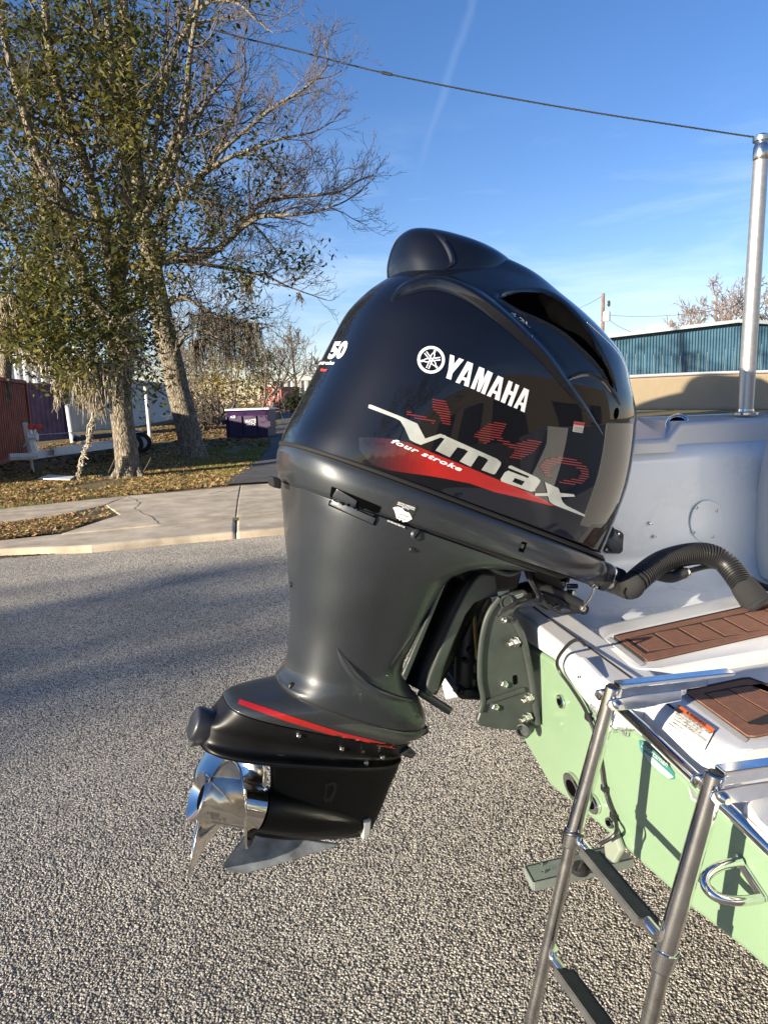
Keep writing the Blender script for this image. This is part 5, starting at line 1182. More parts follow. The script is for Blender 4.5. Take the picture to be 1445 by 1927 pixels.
# emblem: ring with three crossed tuning forks
ec = np.array([770 + 246 / 6.02, 640 + 225 / 6.02]); rr = 25.8; ang0 = math.atan2(-120, 50)
def E2(a, d): return (ec[0] + math.cos(a) * d, ec[1] + math.sin(a) * d)
el_ = [[ring_px(ec, rr, rr, 0), ring_px(ec, rr - 5.2, rr - 5.2, 0)]]
def bar(p, q, w0, w1):
    p, q = np.array(p), np.array(q); t = (q - p) / np.linalg.norm(q - p); n_ = np.array([-t[1], t[0]]); return [[tuple(p + n_ * w0), tuple(q + n_ * w1), tuple(q - n_ * w1), tuple(p - n_ * w0)]]
fork = []
for k in range(3):
    a = math.radians(-67) + k * 2 * math.pi / 3; t = np.array([math.cos(a), math.sin(a)]); n_ = np.array([-t[1], t[0]])
    pt = lambda u, v: tuple(ec + t * u + n_ * v)
    fork.append([[pt(21, 0), pt(17.5, 2.3), pt(15, 1.6), pt(12, 2.6), pt(12, -2.6), pt(15, -1.6), pt(17.5, -2.3)]])
    for s in (1, -1): fork += [bar(pt(12.4, 1.7 * s), pt(10, 2.9 * s), .9, .9), bar(pt(10, 2.9 * s), pt(3, 2.9 * s), .9, .9), bar(pt(3, 2.9 * s), pt(0, 2.0 * s), .9, .9), bar(pt(0, 2.1 * s), pt(-17.5, 2.3 * s), 1.0, 1.0)]
em = decal('brand_emblem', el_ + fork, cc, m_wht, eng, 8)
# V max in silver
Vp = [(108, 70), (122, 70), (300, 140), (392, 180), (438, 268), (525, 240), (560, 250), (412, 305), (378, 292), (348, 276), (318, 206), (292, 164), (262, 148), (105, 88)]
mp_ = ([(530, 240), (862, 388), (884, 408), (882, 424), (850, 476), (836, 478), (768, 452), (808, 395), (792, 382), (752, 366), (706, 434), (640, 402), (690, 342), (668, 330), (628, 318), (582, 378), (498, 338), (552, 268), (512, 256)])
ap_ = ([(930, 428), (944, 426), (1096, 496), (1116, 514), (1112, 530), (1082, 572), (1090, 576), (1060, 580), (1000, 560), (886, 520), (880, 508), (906, 466), (926, 456), (1042, 500), (1050, 492), (1040, 486), (926, 440)], [(966, 500), (1024, 520), (1006, 544), (950, 522)])
xp_ = [(1142, 524), (1222, 560), (1232, 588), (1312, 596), (1320, 610), (1236, 612), (1246, 640), (1268, 662), (1380, 718), (1376, 728), (1200, 660), (1170, 640), (1160, 606), (1085, 606), (1084, 590), (1158, 588)]
swo = decal('red_swoosh', [[zv([(470, 347), (500, 360), (700, 440), (900, 524), (1085, 602), (1200, 662), (1180, 664), (1000, 618), (850, 584), (700, 532), (560, 505), (470, 489)])]], cc, m_red, eng, 9)
_n = 16
for k in range(_n):
    xa, xb = 50 + 420 * k / _n, 50 + 420 * (k + 1) / _n; ft = lambda x: np.interp(x, [50, 150, 236, 340, 470], [262, 262, 270, 292, 347]); fb2 = lambda x: np.interp(x, [50, 120, 230, 330, 470], [330, 420, 455, 470, 489]); q = ((k + .5) / _n) ** 2.2
    decal('swoosh_tone', [[zv([(xa, ft(xa)), (xb, ft(xb)), (xb, fb2(xb)), (xa, fb2(xa))])]], cc, mat('decal_tone_%d' % k, (.0035 + .3 * q, .0042 + .005 * q, .007), .3, 0, .9), swo, 9)
decal('model_lettering', [[zv(Vp)], [zv(mp_)], [zv(ap_[0]), zv(ap_[1])], [zv(xp_)]], cc3, m_sil, eng, 9)
text_decal('lettering', 'four stroke', zv([(236, 290)])[0], zv([(652, 464)])[0], (1.5, -8.5), cc2, m_wht, swo, .035, .45, 1.15)
# ghost letters made of thin red bars
def stripes(poly, step=4.6, th=1.9, slope=.16):
    out = []; P = np.array(poly); yy = P[:, 1] - slope * P[:, 0]
    for c in np.arange(yy.min() + 1.5, yy.max(), step):
        xs_ = []
        for i in range(len(P)):
            a, b = P[i], P[(i + 1) % len(P)]; ya, yb = a[1] - slope * a[0] - c, b[1] - slope * b[0] - c
            if (ya > 0) != (yb > 0): xs_.append(a[0] + (b[0] - a[0]) * ya / (ya - yb))
        xs_.sort()
        for x0, x1 in zip(xs_[::2], xs_[1::2]):
            if x1 - x0 > 1.5: y0, y1 = c + slope * x0, c + slope * x1; out.append([[(x0, y0 - th / 2), (x1, y1 - th / 2), (x1, y1 + th / 2), (x0, y0 + th / 2)]])
    return out
ghost = stripes(zv([(480, 35), (560, 45), (585, 110), (588, 195), (540, 180), (520, 130), (480, 90)])) + stripes(zv([(330, 105), (440, 140), (500, 165), (490, 180), (400, 155), (330, 130)])) + \
    stripes(zv([(820, 170), (920, 180), (880, 260), (960, 300), (1060, 270), (1130, 285), (1080, 345), (1000, 390), (930, 380), (970, 340), (850, 270), (790, 300), (720, 250)])) + \
    stripes(zv([(1110, 430), (1150, 390), (1230, 375), (1330, 395), (1400, 440), (1405, 490), (1370, 530), (1290, 545), (1215, 520), (1270, 510), (1340, 500), (1360, 465), (1310, 425), (1240, 410), (1190, 425), (1170, 465), (1190, 505), (1150, 490)]))
decal('ghost_lettering', ghost, cc2, m_redd, eng, 9)
ws = decal('reflected_label', [[[(1079, 793), (1099, 796), (1095, 815), (1076, 812)]]], cc, mat('reflected_white', (.30, .29, .27), .5, 0, .3), eng); decal('reflected_label_header', [[[(1079, 793.5), (1098.5, 796.5), (1097.5, 801.5), (1078, 798.5)]]], cc2, m_red, ws)  # warning label mirrored in the gloss, its reflection painted on as a decal
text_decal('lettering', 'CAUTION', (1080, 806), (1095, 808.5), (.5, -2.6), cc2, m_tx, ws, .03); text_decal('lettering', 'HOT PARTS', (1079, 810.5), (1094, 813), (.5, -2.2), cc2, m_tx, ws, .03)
text_decal('lettering', '4.2L', (961, 592), (998, 618), (-4, -9), cc, m_sil, eng, .02, .3)
# power figure on the rounded aft face, wrapped round the cowl
def aft(objs, off):
    t = bvh_of(objs)
    return t
text_decal('power_figure', '50', (617, 674), (646, 672.5), (12, -29.), cc, m_wht, eng, .05, .0)
text_decal('lettering', 'stroke', (600, 686), (629, 686.5), (2.5, -6.5), cc, m_wht, eng, .04, .3)
text_decal('lettering', 'Vmax', (603, 699), (616, 699), (2, -5.5), cc, mat('decal_pink', (.55, .06, .06), .4), eng, .04, .3)
# red pinstripe along the lower unit
lc = caster([low, plate], .0012)
decal('red_stripe', [[[(452, 1316), (540, 1345), (640, 1377), (742, 1402), (744, 1409), (640, 1388), (540, 1357), (448, 1325)]]], lc, m_red, eng, 10)
decal('cast_logo', [[[(611, 1475), (620, 1472), (628, 1470), (634, 1474), (632, 1490), (624, 1508), (612, 1510), (607, 1502), (612, 1490)], [(616, 1480), (626, 1476), (628, 1486), (620, 1500), (613, 1502)]]], caster([strut], .0015), mat('cast_black', (.012, .012, .012), .6), strut)
# ================================================================== TREES
class Tubes:
    def __init__(s): s.V = []; s.F = []; s.n = 0
    def add(s, P, R, n):
        P = np.asarray(P, float); k = len(P); T = np.gradient(P, axis=0); T /= np.linalg.norm(T, axis=1)[:, None] + 1e-9
        a = np.where(np.abs(T[:, 2:3]) < .9, [[0, 0, 1.]], [[1., 0, 0]]); U = np.cross(T, a); U /= np.linalg.norm(U, axis=1)[:, None]
        if k > 1:
            for i in range(1, k):
                U[i] = U[i - 1] - T[i] * np.dot(U[i - 1], T[i]); U[i] /= np.linalg.norm(U[i]) + 1e-9
        B = np.cross(T, U); t = np.arange(n) * 2 * math.pi / n
        V = P[:, None] + np.asarray(R)[:, None, None] * (U[:, None] * np.cos(t)[None, :, None] + B[:, None] * np.sin(t)[None, :, None])
        i = np.arange(k - 1)[:, None] * n; j = np.arange(n)[None]; b = s.n
        s.V.append(V.reshape(-1, 3)); s.F.append(np.stack([i + j, i + (j + 1) % n, i + n + (j + 1) % n, i + n + j], -1).reshape(-1, 4) + b); s.n += k * n
    def obj(s, name, m, parent):
        V = np.concatenate(s.V) - np.array(org(parent)); Fq = np.concatenate(s.F); n = len(Fq); me = bpy.data.meshes.new(name)
        me.vertices.add(len(V)); me.vertices.foreach_set('co', V.astype(np.float32).ravel()); me.loops.add(4 * n); me.loops.foreach_set('vertex_index', Fq.astype(np.int32).ravel())
        me.polygons.add(n); me.polygons.foreach_set('loop_start', (np.arange(n) * 4).astype(np.int32)); me.update(calc_edges=True)
        me.polygons.foreach_set('use_smooth', np.ones(n, bool)); me.materials.append(m)
        o = bpy.data.objects.new(name, me); COL.objects.link(o); o.parent = parent; return o
def unit(v): return v / (np.linalg.norm(v) + 1e-9)
def grow(tb, tips, p, d, L_, r_, lev, maxlev, kids, up=.12, spread_=.8, wob=.22, minr=.004):
    k = 5 if lev < maxlev else 4; P = [p]; d = unit(d)
    for i in range(k):
        d = unit(d + rng.normal(0, wob, 3) + UP * up * .4); P.append(P[-1] + d * L_ / k)
    R = np.linspace(r_, max(minr, r_ * .45), k + 1); tb.add(P, R, 6 if r_ > .05 else (4 if r_ > .015 else 3))
    if lev >= maxlev: tips.append((P[-1], d)); tips.append((P[-2], d)); return
    nk = kids[lev] if lev < len(kids) else 3
    for c in range(nk):
        t = .25 + .75 * (c + rng.uniform(.2, .8)) / nk; i = min(k - 1, int(t * k)); q = P[i] + (P[i + 1] - P[i]) * (t * k - i)
        s = rng.normal(0, 1, 3); s = unit(s - d * np.dot(s, d)); dd = unit(unit(P[i + 1] - P[i]) + s * spread_ * rng.uniform(.7, 1.3) + UP * up)
        grow(tb, tips, q, dd, L_ * rng.uniform(.42, .68), max(minr, R[i] * rng.uniform(.45, .62)), lev + 1, maxlev, kids, up, spread_, wob, minr)
def leafmesh(name, pts, s0, s1, m, parent, asp=.42):
    return quads(name, np.asarray(pts), s0, s1, m, 1.0, 0, asp, True, parent)
def bark_mat(name, c1, c2, sc):
    m = bpy.data.materials.new(name); m.use_nodes = True; t = m.node_tree; b = t.nodes['Principled BSDF']; l = t.links.new; MATS[name] = m
    tc = N(t, 'ShaderNodeTexCoord'); mp = N(t, 'ShaderNodeMapping'); mp.inputs['Scale'].default_value = (sc, sc, sc * .35); l(tc.outputs['Object'], mp.inputs[0])
    n = N(t, 'ShaderNodeTexNoise', Scale=1., Detail=8., Roughness=.7); l(mp.outputs[0], n.inputs[0])
    v = N(t, 'ShaderNodeTexVoronoi', Scale=1.3, feature='DISTANCE_TO_EDGE'); l(mp.outputs[0], v.inputs['Vector'])
    r = N(t, 'ShaderNodeMapRange'); r.inputs[1].default_value = .35; r.inputs[2].default_value = .65; l(n.outputs[0], r.inputs[0])
    mi = N(t, 'ShaderNodeMix', data_type='RGBA'); mi.inputs[6].default_value = (*c1, 1); mi.inputs[7].default_value = (*c2, 1); l(r.outputs[0], mi.inputs[0])
    r2 = N(t, 'ShaderNodeMapRange'); r2.inputs[1].default_value = 0; r2.inputs[2].default_value = .22; l(v.outputs['Distance'], r2.inputs[0])
    m2 = N(t, 'ShaderNodeMix', data_type='RGBA', blend_type='MULTIPLY'); m2.inputs[0].default_value = .35; l(mi.outputs[2], m2.inputs[6]); l(r2.outputs[0], m2.inputs[7]); l(m2.outputs[2], b.inputs['Base Color'])
    b.inputs['Roughness'].default_value = .95; b.inputs['Specular IOR Level'].default_value = .2
    ad = N(t, 'ShaderNodeMath', operation='ADD'); l(n.outputs[0], ad.inputs[0]); l(r2.outputs[0], ad.inputs[1])
    bp = N(t, 'ShaderNodeBump', Strength=1.0, Distance=.03); l(ad.outputs[0], bp.inputs['Height']); l(bp.outputs[0], b.inputs['Normal']); return m
m_bark = bark_mat('oak_bark', (.15, .125, .095), (.40, .345, .26), 14.)
m_twig = mat('twig_bark', (.13, .105, .085), .9, island=.3)
m_twigd = mat('dark_twig', (.085, .068, .055), .9, island=.3)
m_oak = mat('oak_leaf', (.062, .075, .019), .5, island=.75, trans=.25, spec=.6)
m_oak2 = mat('sun_tinted_oak_leaf', (.165, .155, .035), .6, island=.5, trans=.3)  # lit copy of the oak leaf, sunlight put into a yellower colour
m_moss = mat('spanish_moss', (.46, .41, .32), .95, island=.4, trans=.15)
m_moss2 = mat('shade_tinted_moss', (.20, .175, .135), .95, island=.4, trans=.1)  # darker copy of the moss, shade put into its colour
m_vine = mat('yellow_vine_leaf', (.24, .19, .045), .7, island=.5, trans=.25)
m_ever = mat('dark_evergreen_leaf', (.030, .042, .016), .6, island=.5, trans=.15)
m_brown = mat('brown_winter_twig', (.18, .13, .10), .9, island=.35)

def trunk(tb, px, Ys, wpx, n=14, flare=True, k=6):
    """traced centre line at given distances, widths in photo pixels"""
    P = np.array([ay(x, y, Y) for (x, y), Y in zip(px, np.broadcast_to(Ys, (len(px),)))]); R = np.array([w * .5 * np.linalg.norm(p - CAM) / F for w, p in zip(wpx, P)])
    Q = catmull(np.column_stack([P, R]), k); 
    Q[:, :3] += np.array([[.02 * noise.noise((i * .6, 3.1, 0)), .02 * noise.noise((i * .6, 9.1, 0)), 0] for i in range(len(Q))])
    tb.add(Q[:, :3], Q[:, 3], n); return Q
def clouds(regs, Y, dY, per):
    """leaf positions in clumps inside traced crown regions"""
    out = []
    for (cx, cy, rx, ry, n) in regs:
        for _ in range(n):
            a = rng.uniform(0, 6.283); r = math.sqrt(rng.uniform(0, 1)); c = ay(cx + rx * r * math.cos(a), cy + ry * r * math.sin(a), Y + rng.uniform(-dY, dY))
            s = rng.uniform(.18, .42); out.append(c + rng.normal(0, 1, (per, 3)) * np.array([s, s, s * .6]))
    return np.concatenate(out)

# --- left oak
YA = 16.2
ta = thing('oak_tree', 'leafy oak with moss and short straight trunk beside the boat trailer', 'tree', tuple(ay(243, 908, YA)))
tb = Tubes(); tw = Tubes(); tips = []
Q = trunk(tb, [(246, 914), (243, 896), (238, 850), (231, 790), (226, 740), (228, 690), (232, 640), (228, 590), (220, 540)], YA, [62, 44, 40, 38, 38, 40, 36, 30, 26], 16)
for px in ((205, 905, 232, 870), (280, 908, 252, 870), (262, 918, 246, 872)): tb.add([ay(px[0], px[1], YA - .1), ay((px[0] + px[2]) / 2, (px[1] + px[3]) / 2 + 6, YA - .1), ay(px[2], px[3], YA)], [.03, .09, .10], 8)
limbsA = [([(222, 560), (205, 470), (180, 380), (150, 280), (110, 170), (90, 60), (85, -60)], 24, 9), ([(222, 560), (232, 470), (238, 380), (232, 280), (215, 180), (205, 60), (200, -60)], 22, 9),
          ([(228, 690), (200, 610), (165, 540), (140, 450), (120, 380), (75, 300), (40, 190), (10, 80)], 24, 9), ([(226, 640), (190, 600), (130, 600), (60, 580), (-30, 560)], 16, 5), ([(228, 620), (262, 560), (300, 500), (350, 470), (420, 470)], 15, 5),
          ([(232, 470), (290, 380), (330, 300), (350, 200), (360, 90), (380, -40)], 15, 6), ([(205, 470), (240, 420), (280, 330), (300, 200), (310, 80)], 13, 5), ([(150, 280), (90, 250), (30, 240), (-40, 210)], 11, 5)]
for px, w0, w1 in limbsA:
    yy = YA + np.linspace(0, rng.uniform(-2.2, 2.2), len(px)); q = trunk(tb, px, yy, np.linspace(w0, w1, len(px)), 9, k=5)
    for i in range(8, len(q), 4):
        for _ in range(2):
            s = rng.normal(0, 1, 3); grow(tw, tips, q[i, :3], unit(s + UP * .35), rng.uniform(1.0, 2.0), max(.018, q[i, 3] * .4), 1, 3, [0, 4, 4], .12, .8, .2, .006)
tb.obj('trunk', m_bark, ta); tw.obj('twigs', m_twig, ta)
L1 = clouds([(60, 80, 90, 110, 60), (180, 60, 100, 90, 62), (290, 110, 90, 80, 40), (60, 270, 80, 110, 55), (190, 250, 80, 100, 48), (300, 260, 60, 80, 26), (45, 440, 75, 90, 60), (150, 430, 90, 70, 50), (250, 400, 70, 70, 36), (60, 580, 75, 70, 70), (180, 560, 85, 70, 74), (260, 620, 50, 90, 56), (170, 650, 95, 45, 60), (75, 655, 60, 26, 22), (140, 702, 55, 26, 26), (185, 745, 30, 22, 9), (268, 735, 22, 26, 9), (-60, 250, 60, 250, 50)], YA, 2.2, 26)
tp_ = np.array([t[0] for t in tips]); tl_p = np.repeat(tp_, 4, 0) + rng.normal(0, .13, (len(tp_) * 4, 3)); tl_p = tl_p[rng.uniform(0, 1, len(tl_p)) < .75]
leafmesh('crown', np.concatenate([L1, tl_p]), .075, .165, m_oak, ta)
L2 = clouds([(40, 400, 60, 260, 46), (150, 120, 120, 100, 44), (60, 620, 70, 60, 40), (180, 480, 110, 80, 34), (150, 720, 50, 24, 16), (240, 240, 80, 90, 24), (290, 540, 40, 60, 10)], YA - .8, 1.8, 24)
leafmesh('sun_tinted_leaves', L2, .08, .17, m_oak2, ta)

# --- second, taller bare-limbed oak
YB = 21.5
tB = thing('oak_tree', 'tall leaning oak with mottled trunk and wide bare limbs over the dumpster', 'tree', tuple(ay(365, 868, YB)))
tb = Tubes(); tw = Tubes(); tips = []
Q = trunk(tb, [(372, 876), (366, 858), (352, 800), (336, 735), (324, 680), (312, 630), (304, 590), (294, 540), (282, 470), (264, 400), (254, 300), (246, 220), (240, 120), (232, 0), (228, -80)], YB, [70, 48, 42, 40, 38, 38, 36, 33, 30, 27, 25, 22, 18, 14, 12], 16)
for px in ((398, 872, 375, 840), (345, 874, 358, 838)): tb.add([ay(px[0], px[1], YB - .1), ay((px[0] + px[2]) / 2, (px[1] + px[3]) / 2 + 6, YB - .1), ay(px[2], px[3], YB)], [.04, .12, .12], 8)
limbsB = [([(292, 530), (260, 500), (300, 492), (350, 488), (421, 473), (470, 440), (500, 408), (526, 384), (570, 372), (640, 368), (700, 362)], 16, 4), ([(470, 440), (520, 410), (580, 405), (640, 400), (700, 385)], 9, 3),
          ([(276, 450), (320, 400), (345, 366), (395, 330), (431, 289), (452, 240), (473, 198), (490, 150)], 15, 4), ([(395, 330), (450, 300), (510, 280), (570, 262), (640, 250)], 9, 3), ([(262, 400), (300, 330), (330, 270), (350, 225), (384, 217), (420, 175), (440, 155)], 13, 4),
          ([(431, 289), (500, 240), (560, 200), (620, 170), (660, 140)], 8, 3), ([(250, 260), (300, 170), (340, 90), (370, 20), (400, -30)], 12, 4), ([(304, 590), (345, 560), (390, 575), (430, 595), (480, 602)], 9, 3), ([(326, 690), (350, 640), (390, 620), (440, 640)], 7, 3),
          ([(340, 90), (400, 10), (470, 5), (520, 40)], 7, 3), ([(345, 366), (400, 380), (460, 395), (520, 430), (560, 470)], 8, 3), ([(350, 488), (420, 500), (480, 510), (540, 520), (590, 540)], 8, 3), ([(240, 120), (190, 50), (150, -40)], 9, 4), ([(254, 300), (200, 240), (140, 180), (80, 150)], 9, 4)]
limbsB = [([(x if x < 300 else 300 + (x - 300) * .84, y) for x, y in p], a, b) for p, a, b in limbsB]
for px, w0, w1 in limbsB:
    yy = YB + np.linspace(0, rng.uniform(-2.0, 2.0), len(px)); q = trunk(tb, px, yy, np.linspace(w0, w1, len(px)), 8, k=5)
    st = 7 if px[0][0] < 300 else 3
    for i in range(st, len(q), 3):
        T = unit(q[min(i + 1, len(q) - 1), :3] - q[i - 1, :3])
        for _ in range(2):
            s = rng.normal(0, 1, 3); s = unit(s - T * np.dot(s, T)); grow(tw, tips, q[i, :3], unit(T * .9 + s * 1.0 + UP * .3), rng.uniform(.8, 1.6), max(.016, q[i, 3] * .45), 1, 4, [0, 5, 3, 3], .10, .65, .17, .005)
    grow(tw, tips, q[-1, :3], unit(q[-1, :3] - q[-4, :3]), 1.2, q[-1, 3], 1, 4, [0, 5, 3, 2], .12, .6, .17, .005)
tb.obj('trunk', m_bark, tB); tw.obj('twigs', m_twig, tB)
L1 = clouds([(345, 290, 60, 60, 14), (360, 400, 90, 60, 22), (480, 320, 70, 50, 12), (420, 520, 90, 28, 20), (540, 490, 60, 30, 14), (300, 380, 50, 80, 16), (520, 310, 40, 30, 6), (420, 610, 60, 30, 10), (470, 565, 20, 40, 6), (300, 480, 40, 50, 12), (250, 120, 70, 100, 26)], YB, 1.6, 22)
tp_ = np.array([t[0] for t in tips]); sel = (rng.uniform(0, 1, len(tp_)) < .16) & (tp_[:, 0] < -6.2); t2 = np.repeat(tp_[sel], 3, 0) + rng.normal(0, .1, (sel.sum() * 3, 3))
leafmesh('crown', np.concatenate([L1, t2]), .10, .20, m_oak, tB)

# --- other trunks of the left stand
YC = 23.
tC = thing('oak_tree', 'dark slender oak rising at the far left behind the mossy branches', 'tree', tuple(ay(10, 800, YC)))
tb = Tubes(); tips = []
for px, w0, w1 in (([(6, 860), (8, 740), (18, 620), (60, 520), (90, 440), (70, 320), (50, 200), (8, 60), (0, -60)], 24, 9), ([(118, 760), (112, 640), (100, 560), (88, 430), (62, 340)], 20, 10), ([(165, 760), (172, 640), (160, 540), (120, 430), (110, 380)], 17, 8), ([(60, 520), (20, 440), (-30, 380)], 12, 6)):
    q = trunk(tb, px, YC, np.linspace(w0, w1, len(px)), 9, k=5)
    for i in range(10, len(q), 4): grow(tb, tips, q[i, :3], unit(rng.normal(0, 1, 3) + UP * .4), rng.uniform(1.4, 2.4), max(.02, q[i, 3] * .4), 1, 4, [0, 4, 3, 2], .1, .8, .2, .007)
tb.obj('trunk', m_bark, tC)
leafmesh('crown', clouds([(20, 600, 70, 90, 46), (40, 480, 70, 80, 30), (130, 600, 60, 80, 30), (30, 200, 70, 150, 40)], YC, 2., 24), .11, .2, m_ever, tC)

# --- Spanish moss: hanging beards of curled threads
def moss(label, x, y, Y, wpx, hpx, n=70, grp='Spanish moss hanging in the oaks'):
    top = ay(x, y, Y); s = np.linalg.norm(top - CAM) / F; g = Tubes()
    for _ in range(n):
        u = rng.normal(0, .32); p = top + np.array([u * wpx * s, rng.normal(0, .25) * wpx * s * .6, rng.uniform(-.08, .06) * hpx * s])
        Ln = hpx * s * rng.uniform(.35, 1.0) * (1 - .45 * min(1, abs(u) * 1.2)); k = 7; P = [p]; dr = rng.normal(0, .12, 2)
        for i in range(k): P.append(P[-1] + np.array([dr[0] * Ln / k + rng.normal(0, .022), dr[1] * Ln / k + rng.normal(0, .022), -Ln / k]))
        g.add(P, np.linspace(rng.uniform(.012, .026), .005, k + 1), 3)
    r = bpy.data.objects.new('spanish_moss', None); COL.objects.link(r); r.location = top; tag(r, label, 'moss', grp)
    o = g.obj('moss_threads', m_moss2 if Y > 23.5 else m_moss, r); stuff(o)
for a in (('long pale moss beard hanging from the left oak almost to the ground', 180, 690, YA - 1.2, 62, 105, 240), ('broad pale moss curtain beside the left oak trunk', 160, 676, YA - 1.1, 52, 95, 170), ('moss draped round the fork of the left oak trunk', 240, 600, YA - .8, 44, 110, 130), ('grey moss clump at the left picture edge above the red container', 14, 560, YA - 1.2, 40, 110, 110),
          ('short moss tuft above the purple container', 82, 665, YA - 1., 36, 50, 90), ('small moss wisp left of the white corner post', 108, 715, YA - .4, 16, 70, 30), ('dark moss beards at the crown of the vine thicket, left one', 385, 590, 25, 34, 110, 110), ('dark moss beards at the crown of the vine thicket, middle one', 425, 600, 25, 40, 110, 120), ('dark moss beards at the crown of the vine thicket, right one', 465, 610, 25, 44, 100, 110),
          ('lone moss strand hanging in the sky left of the engine cowl', 562, 552, YB, 5, 36, 12), ('moss tuft on the lower limb between the two oak trunks', 253, 525, YB - .5, 16, 52, 50), ('moss tuft hanging under the long bare limb', 468, 520, YB, 22, 60, 50), ('small moss tuft on the fork of the tall oak', 370, 640, 24, 22, 90, 70)): moss(*a)
# the rope-like strand that reaches the ground
tb = Tubes(); rt = thing('spanish_moss', 'rope of moss dangling to the ground left of the oak trunk', 'moss', tuple(ay(170, 800, YA - .9)), 'Spanish moss hanging in the oaks')
P = catmull([ay(176, 760, YA - .9), ay(175, 790, YA - .9), ay(168, 830, YA - .85), ay(156, 862, YA - .8), ay(150, 890, YA - .8), ay(148, 904, YA - .8)], 6)
for _ in range(46):
    o_ = rng.normal(0, .035, (len(P), 3)); i = rng.integers(0, len(P) - 10); tb.add(P[i:i + 10] + o_[i:i + 10], np.linspace(.014, .006, 10), 3)
stuff(tb.obj('moss_threads', m_moss, rt))

# --- vine thicket, hedge and far trees behind the dumpster
def bush(name, label, cat, base, regs, Y, dY, per, m, s0, s1, tw=None, grp=None, tm=None, levels=3, stems=5, hgt=3.):
    r = thing(name, label, cat, tuple(base), grp); tb = Tubes(); tips = []
    for _ in range(stems): grow(tb, tips, np.array(base) + rng.normal(0, .4, 3) * np.array([1, 1, 0]), unit(rng.normal(0, .45, 3) + UP), hgt, .07, 0, levels, [5, 4, 3, 2], .1, .7, .2, .008)
    tb.obj('stems', tm or m_twig, r)
    if regs is not None: leafmesh('foliage', clouds(regs, Y, dY, per), s0, s1, m, r)
    return r, tips
bush('vine_thicket', 'tangled thicket of yellowing vines and moss behind the dumpster', 'thicket', ay(430, 785, 40), [(400, 700, 40, 50, 34), (440, 690, 45, 60, 40), (480, 690, 35, 50, 34), (390, 760, 30, 25, 12), (450, 745, 50, 30, 24)], 40, 2., 22, m_vine, .12, .24, stems=9, hgt=4.2)
bush('thicket', 'olive green bush leaning out right of the moss beards', 'bush', ay(490, 785, 39), [(495, 680, 24, 40, 26), (500, 720, 22, 25, 16)], 39, 1., 24, mat('olive_leaf', (.10, .095, .02), .7, island=.5, trans=.2), .12, .24, stems=4, hgt=3.6)
bush('hedge', 'golden brown shrub seen between the tall oak and the thicket', 'bush', ay(360, 760, 52), [(362, 690, 26, 40, 26), (380, 730, 24, 30, 16)], 52, 1.5, 22, m_vine, .16, .3, stems=4, hgt=4.)
bush('brush_pile', 'dark heap of brush and moss left of the dumpster', 'brush pile', ay(393, 800, 34), [(395, 788, 26, 18, 22)], 34, .8, 18, m_twigd, .1, .2, stems=10, hgt=1.1, tm=m_twigd)
bush('evergreen_shrub', 'dark evergreen shrub beside the distant red container', 'shrub', ay(555, 774, 68), [(545, 760, 12, 12, 14), (560, 752, 18, 20, 26), (580, 755, 16, 18, 22)], 68, .8, 24, m_ever, .2, .4, stems=2, hgt=1.5)
def bare(label, x, yb, yt, Y, m, grp, kids=(6, 4, 4, 3), r=.0, sp_=.6, name='bare_tree'):
    b = ay(x, yb, Y); t = ay(x, yt, Y); h = t[2] - b[2]; rt = thing(name, label, 'tree', tuple(b), grp); tb = Tubes(); tips = []
    tb.add([b, b + UP * h * .35 + np.array([.02 * h, 0, 0]), b + UP * h * .62, b + UP * h * .9], [.035 * h * .6, .022 * h * .7, .012 * h, .004 * h], 7)
    for i in range(9):
        u = .25 + .6 * i / 9; s = rng.normal(0, 1, 3); s[2] = abs(s[2]) * .6
        grow(tb, tips, b + UP * h * u, unit(s * .8 + UP * .5), h * .42 * (1.15 - u), .011 * h * (1.1 - u), 1, 4, list(kids), .12, sp_, .18, max(.008, .0003 * Y))
    tb.obj('trunk', m, rt); return rt, tips
bare('bare branching tree against the sky left of the engine', 556, 770, 612, 75, m_twigd, 'bare trees on the skyline')
bare('thin bare tree between the tall oak trunk and the vine thicket', 345, 790, 600, 58, m_twig, 'bare trees on the skyline')
bare('low grey bare tree beyond the white far shed', 600, 775, 672, 110, m_twig, 'bare trees on the skyline')
for i, (x, yt, w) in enumerate(((1342, 520, 0), (1400, 515, 0), (1295, 568, 0), (1452, 528, 0), (1256, 605, 0), (1370, 560, 0))):
    bare(['russet bare tree left of the pole above the blue roof', 'russet bare tree hidden partly by the aluminium pole', 'small slender bare tree on the left end of the roofline trees', 'russet bare tree at the right picture edge above the blue roof', 'lowest bare treetop beside the rooftop unit', 'broad russet bare tree behind the roof peak'][i], x, 700, yt, 75 + i * 3, m_brown, 'bare trees above the blue roof')
bare('bare tree at the far left of the roofline behind the engine', 1010, 720, 640, 95, m_twig, 'bare trees on the skyline')
# distant wooded skyline
g = []
for x in range(-900, 2400, 14):
    yy = 777 - .033 * x; h = 26 + 22 * noise.noise((x * .01, 0, 0)) + 10 * noise.noise((x * .05, 4, 0)); n = 26
    c = ay(x, yy - h * .45, 170 + rng.uniform(-8, 8)); g.append(c + rng.normal(0, 1, (n, 3)) * np.array([1.6, 2, h * .045]))
wd = quads('far_woods', np.concatenate(g), .5, 1.1, mat('far_foliage', (.085, .075, .05), .9, island=.4), 1., 0, .6)
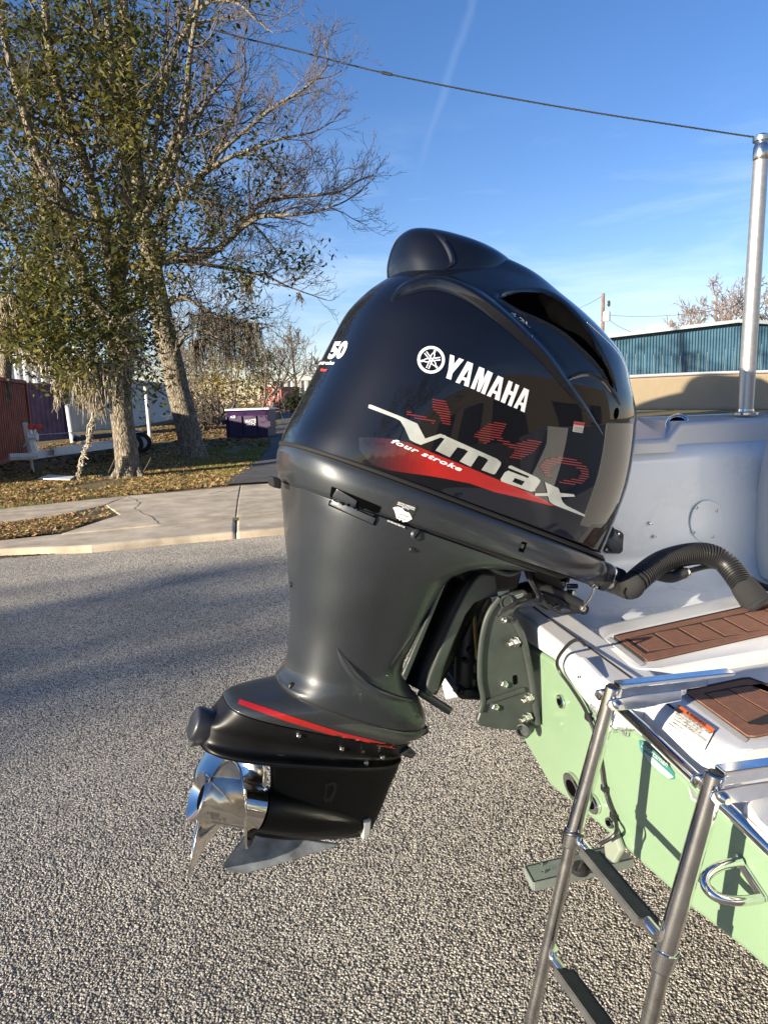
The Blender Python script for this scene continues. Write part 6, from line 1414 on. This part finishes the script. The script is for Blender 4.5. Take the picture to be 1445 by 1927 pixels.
# fallen twigs by the left trunk
for lab, pts in (('fallen forked twig right of the left oak', [(268, 892), (282, 868), (290, 850), (298, 860)]), ('fallen twig sticking up behind the left oak', [(205, 890), (216, 866), (222, 850)]), ('thin fallen twig across the leaves right of the left oak', [(284, 880), (300, 866), (306, 858)])):
    tag(G().tube(catmull([ay(x, y, 16.8) for x, y in pts], 4), .014, 5).obj('twig', m_twigd, None, True), lab, 'twig')
# ---- behind the camera, seen only as reflections in cowl and chrome
nb = thing('workshop_building', 'tan workshop wall with dark doors behind the camera', 'building', (9, -7, 0)); t = az(35); n = az(-55)
c = np.array([10.5, -7.0, 0]); G().box(c + UP * 2.2, 9, .15, 2.2, t, n).obj('wall', mat('tan_wall', (.34, .25, .14), .8), nb)
for k in (-5, -2.4, .2, 3.2, 6): G().box(c + t * k + n * .17 + UP * 1.3, .8, .05, 1.3, t, n).obj('door', m_dark, nb)
def shade_tree(lab, x, y, h, cr_, n):
    b = np.array([x, y, 0.]); r = thing('shade_tree', lab, 'tree', tuple(b)); tb = Tubes(); tips = []
    tb.add([b, b + UP * h * .5, b + UP * h], [.2, .15, .06], 8)
    for i in range(9): s = rng.normal(0, 1, 3); grow(tb, tips, b + UP * h * (.62 + .3 * i / 9), unit(s + UP * .3), cr_ * .85, .06, 1, 3, [0, 4, 3], .1, .7, .15, .01)
    tb.obj('trunk', m_bark, r); P = np.repeat(np.array([q[0] for q in tips]), n, 0); leafmesh('crown', P + rng.normal(0, .3, P.shape), .15, .3, m_ever, r)
def far_shade(lab, x, y, h):
    b = np.array([x, y, 0.]); r = thing('shade_tree', lab, 'tree', tuple(b)); tb = Tubes(); tips = []
    tb.add([b, b + UP * h * .5, b + UP * h * .8], [.16, .12, .05], 8)
    for i in range(14): s = rng.normal(0, 1, 3); grow(tb, tips, b + UP * h * (.6 + .25 * i / 14), unit(s + UP * .3), 1.5, .03, 1, 3, [0, 4, 3], .1, .7, .15, .008)
    tb.obj('trunk', m_bark, r); leafmesh('crown', b + UP * h * .80 + rng.normal(0, 1, (900, 3)) * np.array([1.0, 1.0, .75]), .2, .4, m_ever, r)
far_shade('tree standing far behind the camera to the left, shading the road', -38.9, -23.2, 12.4)
shade_tree('dark tree behind the camera', 3.5, -19, 8.5, 4.5, 14); shade_tree('dark tree behind the camera beside the workshop', -2.5, -23, 9., 4.5, 14)
